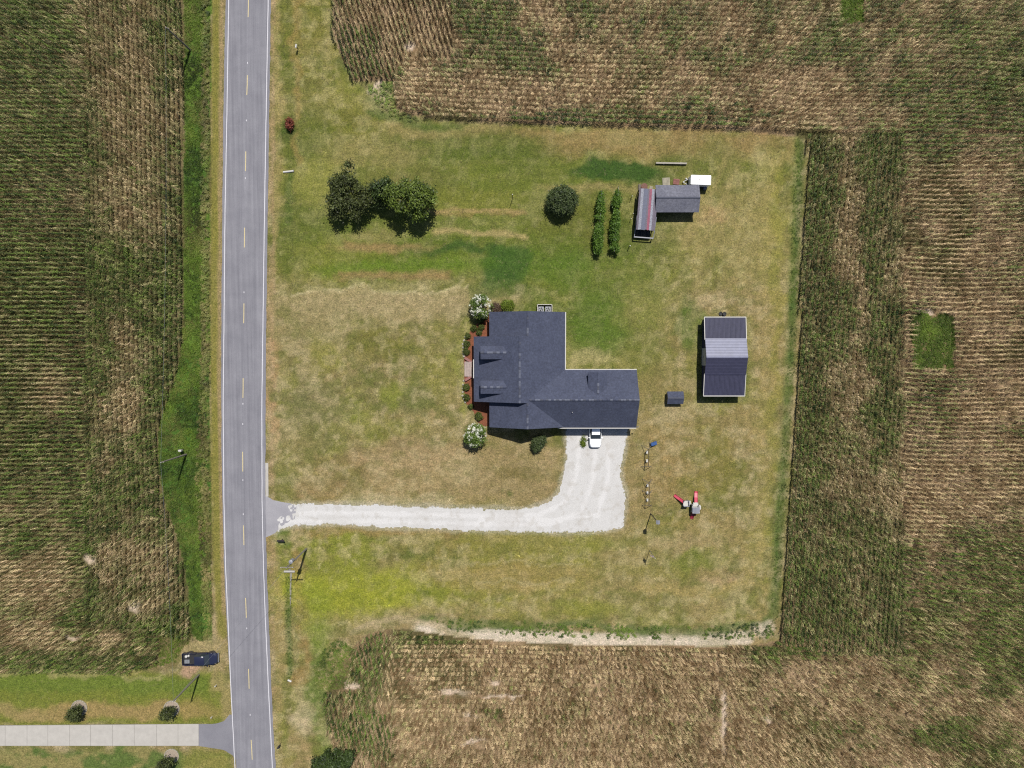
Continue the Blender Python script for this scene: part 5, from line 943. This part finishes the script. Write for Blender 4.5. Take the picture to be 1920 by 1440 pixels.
# ------------------------------------------------------------------ utility poles and wires
TOPS = {}
def upole(key, label, bx_, by_, h, arm=True, arm_rz=0, tx=False, r=.15):
    p = G(bx_, by_, 0); o = thing('utility_pole', label, 'utility pole', (p.x, p.y, gz(bx_, by_)), 0, 'utility poles along the road'); TOPS[key] = Vector((p.x, p.y, h))
    MB().tube((0, 0, -.3), (0, 0, h), r, r * .68, 12).build('shaft', POLE, o, True)
    if arm:
        c, s = math.cos(arm_rz), math.sin(arm_rz); MB().bar((-1.0 * c, -1.0 * s, h - .35), (1.0 * c, 1.0 * s, h - .35), .12, .14).build('crossarm', POLE, o)
        for t in (-.9, 0, .9): MB().tube((t * c, t * s, h - .28), (t * c, t * s, h - .08), .055, .04, 8).build('insulator', PLASTIC_W, o)
    else:
        MB().tube((0, 0, h), (0, 0, h + .18), .06, .05, 8).build('insulator', PLASTIC_W, o); MB().tube((.2, 0, h - .5), (.2, 0, h - .2), .05, .05, 8).build('insulator', PLASTIC_W, o)
    if tx:
        t = MB().tube((.15, .42, h - 2.7), (.15, .42, h - 1.7), .30, .30, 14).tube((.15, .42, h - 1.7), (.15, .42, h - 1.62), .32, .2, 14).build('transformer', PLASTIC_G, o, True); MB().tube((.15, .42, h - 1.62), (.15, .42, h - 1.35), .04, .03, 6).build('bushing', PLASTIC_W, t); MB().bar((0, .1, h - 2.2), (.15, .3, h - 2.2), .1, .12).build('bracket', STEEL, o)
    return o
upole('A', 'utility pole leaning left in the grassy bulge beside the road', 349, 852, 8.7, False); upole('B', 'utility pole with grey transformer right of the road below the gravel drive', 574, 1029, 10.6, True, 0, True); upole('C', 'utility pole beside the navy truck above the concrete drive', 373, 1265, 9.2, False); upole('D', 'utility pole at the corn edge near the top left of the road', 356, 93, 8.2, False)
MB().tube((.22, .05, 0), (.18, .05, 8.5), .035, .035, 6).build('conduit', STEEL, [o for o in col.objects if o.name.startswith('utility_pole') and 'transformer' in o['label']][0])
def wire(label, a, b, sag=.5, r=.012, off=(0, 0)):
    a, b = Vector(a), Vector(b); o3 = Vector((off[0], off[1], 0)); mb = MB(); n = 12; pts = [a.lerp(b, i / n) + o3 - Vector((0, 0, sag * 4 * (i / n) * (1 - i / n))) for i in range(n + 1)]
    for p0, p1 in zip(pts[:-1], pts[1:]): mb.tube(p0, p1, r, r, 5)
    o = mb.build('overhead_wire', STEEL); tag(o, label, 'wire'); return o
wire('pale overhead wire crossing the road from the truck pole to the transformer pole', TOPS['C'], TOPS['B'], .35, .013)
wire('overhead wire between the top left pole and the pole in the grassy bulge', TOPS['D'], TOPS['A'], .8); wire('overhead wire between the bulge pole and the pole by the navy truck', TOPS['A'], TOPS['C'], .5)
p = G(344, 843); mt = thing('meter_box', 'small white box on a post beside the pole in the grassy bulge', 'meter box', (p.x, p.y, gz(344, 843))); MB().box(-.06, -.06, -.1, .06, .06, 1.2).build('post', WOOD, mt); MB().box(-.25, -.15, .9, .25, .15, 1.5).build('box', PLASTIC_W, mt, bevel=.03)
sheet('ditch_water', [(543, 1075), (547.5, 1075), (546, 1090), (545.6, 1112), (544.4, 1140), (543.6, 1140), (543.2, 1110), (543.6, 1090)], -.10, WATER, .12, .25)
hd = thing('culvert_headwall', 'pale concrete culvert end at the head of the narrow ditch', 'culvert', (*G(543, 1071).to_2d(), 0)); MB().box(-.9, -.14, -.3, .9, .14, .22).build('headwall', CONC, hd); MB().tube((0, -.2, -.12), (0, .4, -.12), .24, .24, 14).build('pipe', CONC_D, hd)
p = G(541, 322); ch = thing('culvert_pipe', 'short pale culvert pipe lying in the verge near the trees', 'culvert', (p.x, p.y, 0), R(6)); MB().tube((-.85, 0, .08), (.85, 0, .08), .16, .16, 12).build('pipe', PLASTIC_W, ch, True); MB().tube((.85, 0, .08), (.9, 0, .08), .2, .2, 12).build('collar', PLASTIC_G, ch)
p = G(543, 1276); ch = thing('culvert_pipe', 'white pipe end at the bottom of the narrow ditch', 'culvert', (p.x, p.y, 0), R(-25)); MB().tube((-.3, 0, .08), (.35, 0, .08), .16, .16, 12).build('pipe', PLASTIC_W, ch, True); MB().tube((.35, 0, .08), (.36, 0, .08), .13, .13, 12).build('opening', BLACK, ch)
def mailbox(label, x, y, mat, rz=0, h=1.05, twin=False):
    p = G(x, y); m = thing('mailbox', label, 'mailbox', (p.x, p.y, 0), R(rz)); MB().box(-.05, -.05, -.1, .05, .05, h).build('post', WOOD_D, m)
    for k, dx in enumerate((-.3, .3) if twin else (0,)):
        sec = [[(xx, .13 * math.cos(t), h + .12 + .13 * math.sin(t)) for t in [i * math.pi / 8 for i in range(9)]] + [(xx, -.13, h), (xx, .13, h)] for xx in (dx - .28, dx + .28)]
        b_ = MB().loft(sec).build('box', mat, m); MB().box(dx + .1, .135, h + .1, dx + .16, .15, h + .35).build('flag', PLASTIC_DR, b_)
    return m
mailbox('white mailbox on the verge near the top of the road', 559, 92, PLASTIC_W, 80); mailbox('black mailboxes at the mouth of the gravel drive', 530, 1011, BLACK, 0, 1.0, True); mailbox('dark mailbox on the verge at the bottom of the road', 526, 1394, BLACK, 60)

# ------------------------------------------------------------------ yard things
def swing_set(label, cx, y0, y1, frames, seats):
    a, b = G(cx, y0, 0), G(cx, y1, 0); m = (a + b) / 2; s = thing('swing_set', label, 'swing set', (m.x, m.y, 0), 0, 'swing sets beside the gravel drive'); hl = (a - b).length / 2; H_ = 2.0
    MB().tube((0, -hl, H_), (0, hl, H_), .05, .05, 8).build('top_beam', WOOD_D, s)
    for k in range(frames):
        y = -hl + 2 * hl * k / (frames - 1)
        for sg in (-1, 1): MB().tube((0, y, H_), (sg * .85, y + (.35 if k == frames - 1 else -.35 if k == 0 else .3), -.05), .042, .042, 8).build('leg', POLE, s)
    for k in range(seats):
        y = -hl + 2 * hl * (k + .5) / seats; st_ = MB().box(-.13, y - .24, .48, .13, y + .24, .52).build('seat', PLASTIC_W, s); ch_ = MB()
        for e in (-.22, .22): ch_.tube((0, y + e, .5), (0, y + e, H_), .012, .012, 5)
        ch_.build('chain', STEEL, st_)
    return s
s1 = swing_set('shorter swing set beside the blue plastic slide', 1212, 839, 871, 2, 2); s2 = swing_set('longer swing set with three leg frames below the shorter one', 1213, 902, 943, 3, 3)
p = G(1225, 831); sl = thing('toy_slide', 'blue plastic toy slide at the end of the swing set', 'slide', (p.x, p.y, 0), R(12)); sl.scale = (.72, .8, .9)
MB().prism([(-.7, -.3, .9), (.75, -.3, .12), (.75, .3, .12), (-.7, .3, .9)], (0, 0, -.06)).build('chute', PLASTIC_B, sl)
for y in (-.33, .33): MB().prism([(-.7, y - .03, 1.05), (.75, y - .03, .27), (.75, y - .03, .06), (-.7, y - .03, .84)], (0, .06, 0)).build('side_rail', PLASTIC_B, sl)
for x, z in ((-.75, .9), (-.95, .1)): pass
for y in (-.3, .3): MB().tube((-.68, y, .9), (-1.0, y, 0), .04).build('ladder_leg', PLASTIC_B, sl)
for k in range(3): MB().tube((-.76 - .08 * k, -.3, .68 - .23 * k), (-.76 - .08 * k, .3, .68 - .23 * k), .03).build('rung', PLASTIC_B, sl)
def slide_part(parent, az, start, length, z, mat, wd=.5):
    c, s = math.cos(az), math.sin(az); a = Vector((start[0], start[1], z)); pts = [a, a + Vector((c * length * .45, s * length * .45, -z * .55)), a + Vector((c * length * .85, s * length * .85, -z * .86)), a + Vector((c * length, s * length, -z * .86))]; n_ = Vector((-s, c, 0)) * wd / 2; mb = MB()
    mb.loft([[tuple(q - n_ + Vector((0, 0, .16))), tuple(q - n_ * .86 + Vector((0, 0, .16))), tuple(q - n_ * .8), tuple(q + n_ * .8), tuple(q + n_ * .86 + Vector((0, 0, .16))), tuple(q + n_ + Vector((0, 0, .16))), tuple(q + n_ - Vector((0, 0, .05))), tuple(q - n_ - Vector((0, 0, .05)))] for q in pts]); return mb.build('slide', mat, parent)
p = G(1284, 942); cl = thing('toy_climber', 'small toy climber with one pink red slide pointing up-left', 'climber', (p.x, p.y, 0))
slide_part(cl, R(145), (-.35, .25), 1.75, .85, PLASTIC_R)
for x, y in ((-.4, -.4), (.4, -.4), (-.4, .4), (.4, .4)): MB().box(x - .07, y - .07, 0, x + .07, y + .07, 1.25).build('post', PLASTIC_G, cl)
MB().box(-.45, -.45, .78, .45, .45, .86).build('deck', PLASTIC_W, cl)
for a_, b_ in (((-.45, -.47), (.45, -.40)), ((.40, -.45), (.47, .45))): MB().box(a_[0], a_[1], .86, b_[0], b_[1], 1.3).build('side_panel', PLASTIC_G, cl)
for k in range(3): MB().box(.45 + .16 * k, -.3, 0, .61 + .16 * k, .3, .62 - .2 * k).build('step', PLASTIC_W, cl)
p = G(1301, 951); cl = thing('toy_climber', 'larger toy climber with grey roof and two red slides', 'climber', (p.x, p.y, 0))
slide_part(cl, R(83), (.1, .95), 1.75, .95, PLASTIC_R, .55); slide_part(cl, R(260), (-.15, -.45), 1.5, .8, PLASTIC_DR, .55)
for x, y in ((-.5, -.6), (.5, -.6), (-.5, .6), (.5, .6)): MB().box(x - .07, y - .07, 0, x + .07, y + .07, 1.55).build('post', PLASTIC_W, cl)
MB().box(-.55, -.65, .8, .55, .65, .88).build('deck', PLASTIC_W, cl); r_ = MB()
r_.prism([(-.6, -.7, 1.5), (0, -.7, 1.75), (.6, -.7, 1.5)], (0, 1.0, 0)); r_.build('roof', PLASTIC_G, cl); MB().box(-.35, .35, .88, .45, 1.0, 1.0).build('platform', PLASTIC_W, cl)
MB().box(.58, -.2, .5, .9, .55, 1.15).build('climbing_wall', PLASTIC_W, cl, bevel=.08); MB().box(-.62, -.6, .88, -.55, .6, 1.3).build('side_panel', PLASTIC_G, cl)
# bird-house pole and flag pole
p = G(1220, 963); b_ = thing('birdhouse_pole', 'tall dark pole topped by a pale birdhouse below the swing sets', 'birdhouse', (p.x, p.y, 0)); MB().tube((0, 0, -.2), (0, 0, 5.6), .09, .07, 10).build('pole', WOOD_D, b_); h_ = MB().box(-.22, -.22, 5.6, .22, .22, 6.05).build('house_box', PLASTIC_W, b_); MB().prism([(-.3, -.3, 6.05), (.3, -.3, 6.05), (0, -.3, 6.3)], (0, .6, 0)).build('roof', PLASTIC_G, h_)
for a in (0, 1.571): MB().tube((.0 - .25 * math.cos(a), -.25 * math.sin(a), 5.55), (.25 * math.cos(a), .25 * math.sin(a), 5.55), .02).build('perch', WOOD, b_)
p = G(1218, 1032); f_ = thing('flag_pole', 'thin pole with a drooping pale flag nearest the south lawn', 'flag pole', (p.x, p.y, 0)); MB().tube((0, 0, -.2), (0, 0, 4.6), .045, .035, 10).build('pole', STEEL, f_); MB().tube((0, 0, 4.6), (0, 0, 4.7), .07, .05, 10).build('finial', PLASTIC_W, f_)
fl = MB(); V, F = [], []
for i in range(8):
    for j in range(6): u, v_ = i / 7, j / 5; V.append((-.04 - .55 * u, .10 * math.sin(u * 9 + v_) * (u + .2) + .06, 4.5 - 1.2 * v_ - .9 * u + .25 * u * v_))
for i in range(7):
    for j in range(5): F.append((i * 6 + j, i * 6 + j + 1, (i + 1) * 6 + j + 1, (i + 1) * 6 + j))
fl.v, fl.f = V, F; fo = fl.build('flag', plain('faded_flag', C(214, 190, 190), .9, var=.1, bmp=0), f_, True); sm = fo.modifiers.new('cloth_thickness', 'SOLIDIFY'); sm.thickness = .012
def stake(name, label, x, y, h, r, mat, cap=PLASTIC_W):
    p = G(x, y); s = thing(name, label, 'post', (p.x, p.y, 0)); MB().tube((0, 0, -.1), (0, 0, h), r, r, 8).build('shaft', mat, s); MB().tube((0, 0, h), (0, 0, h + .08), r * 1.6, r * 1.2, 10).build('cap', cap, s)
stake('lamp_post', 'thin white-topped post on the back lawn right of the trees', 961, 372, 3.0, .05, WOOD_D); stake('garden_stake', 'white-topped stake below the patched shelter', 1179, 463, 1.3, .06, WOOD_D)
stake('marker_post', 'white marker post on the verge above the apron of the concrete drive', 406, 1284, .6, .07, PLASTIC_W); stake('marker_post', 'white marker post beside the apron of the concrete drive', 398, 1343, .5, .07, PLASTIC_W)
for k, (x, y) in enumerate(((1183, 371), (1186, 402), (1182, 412))): stake('fence_stake', ('tall thin', 'middle', 'lowest')[k] + ' fence stake left of the patched shelter', x, y, (1.4, .8, .9)[k], .04, WOOD)
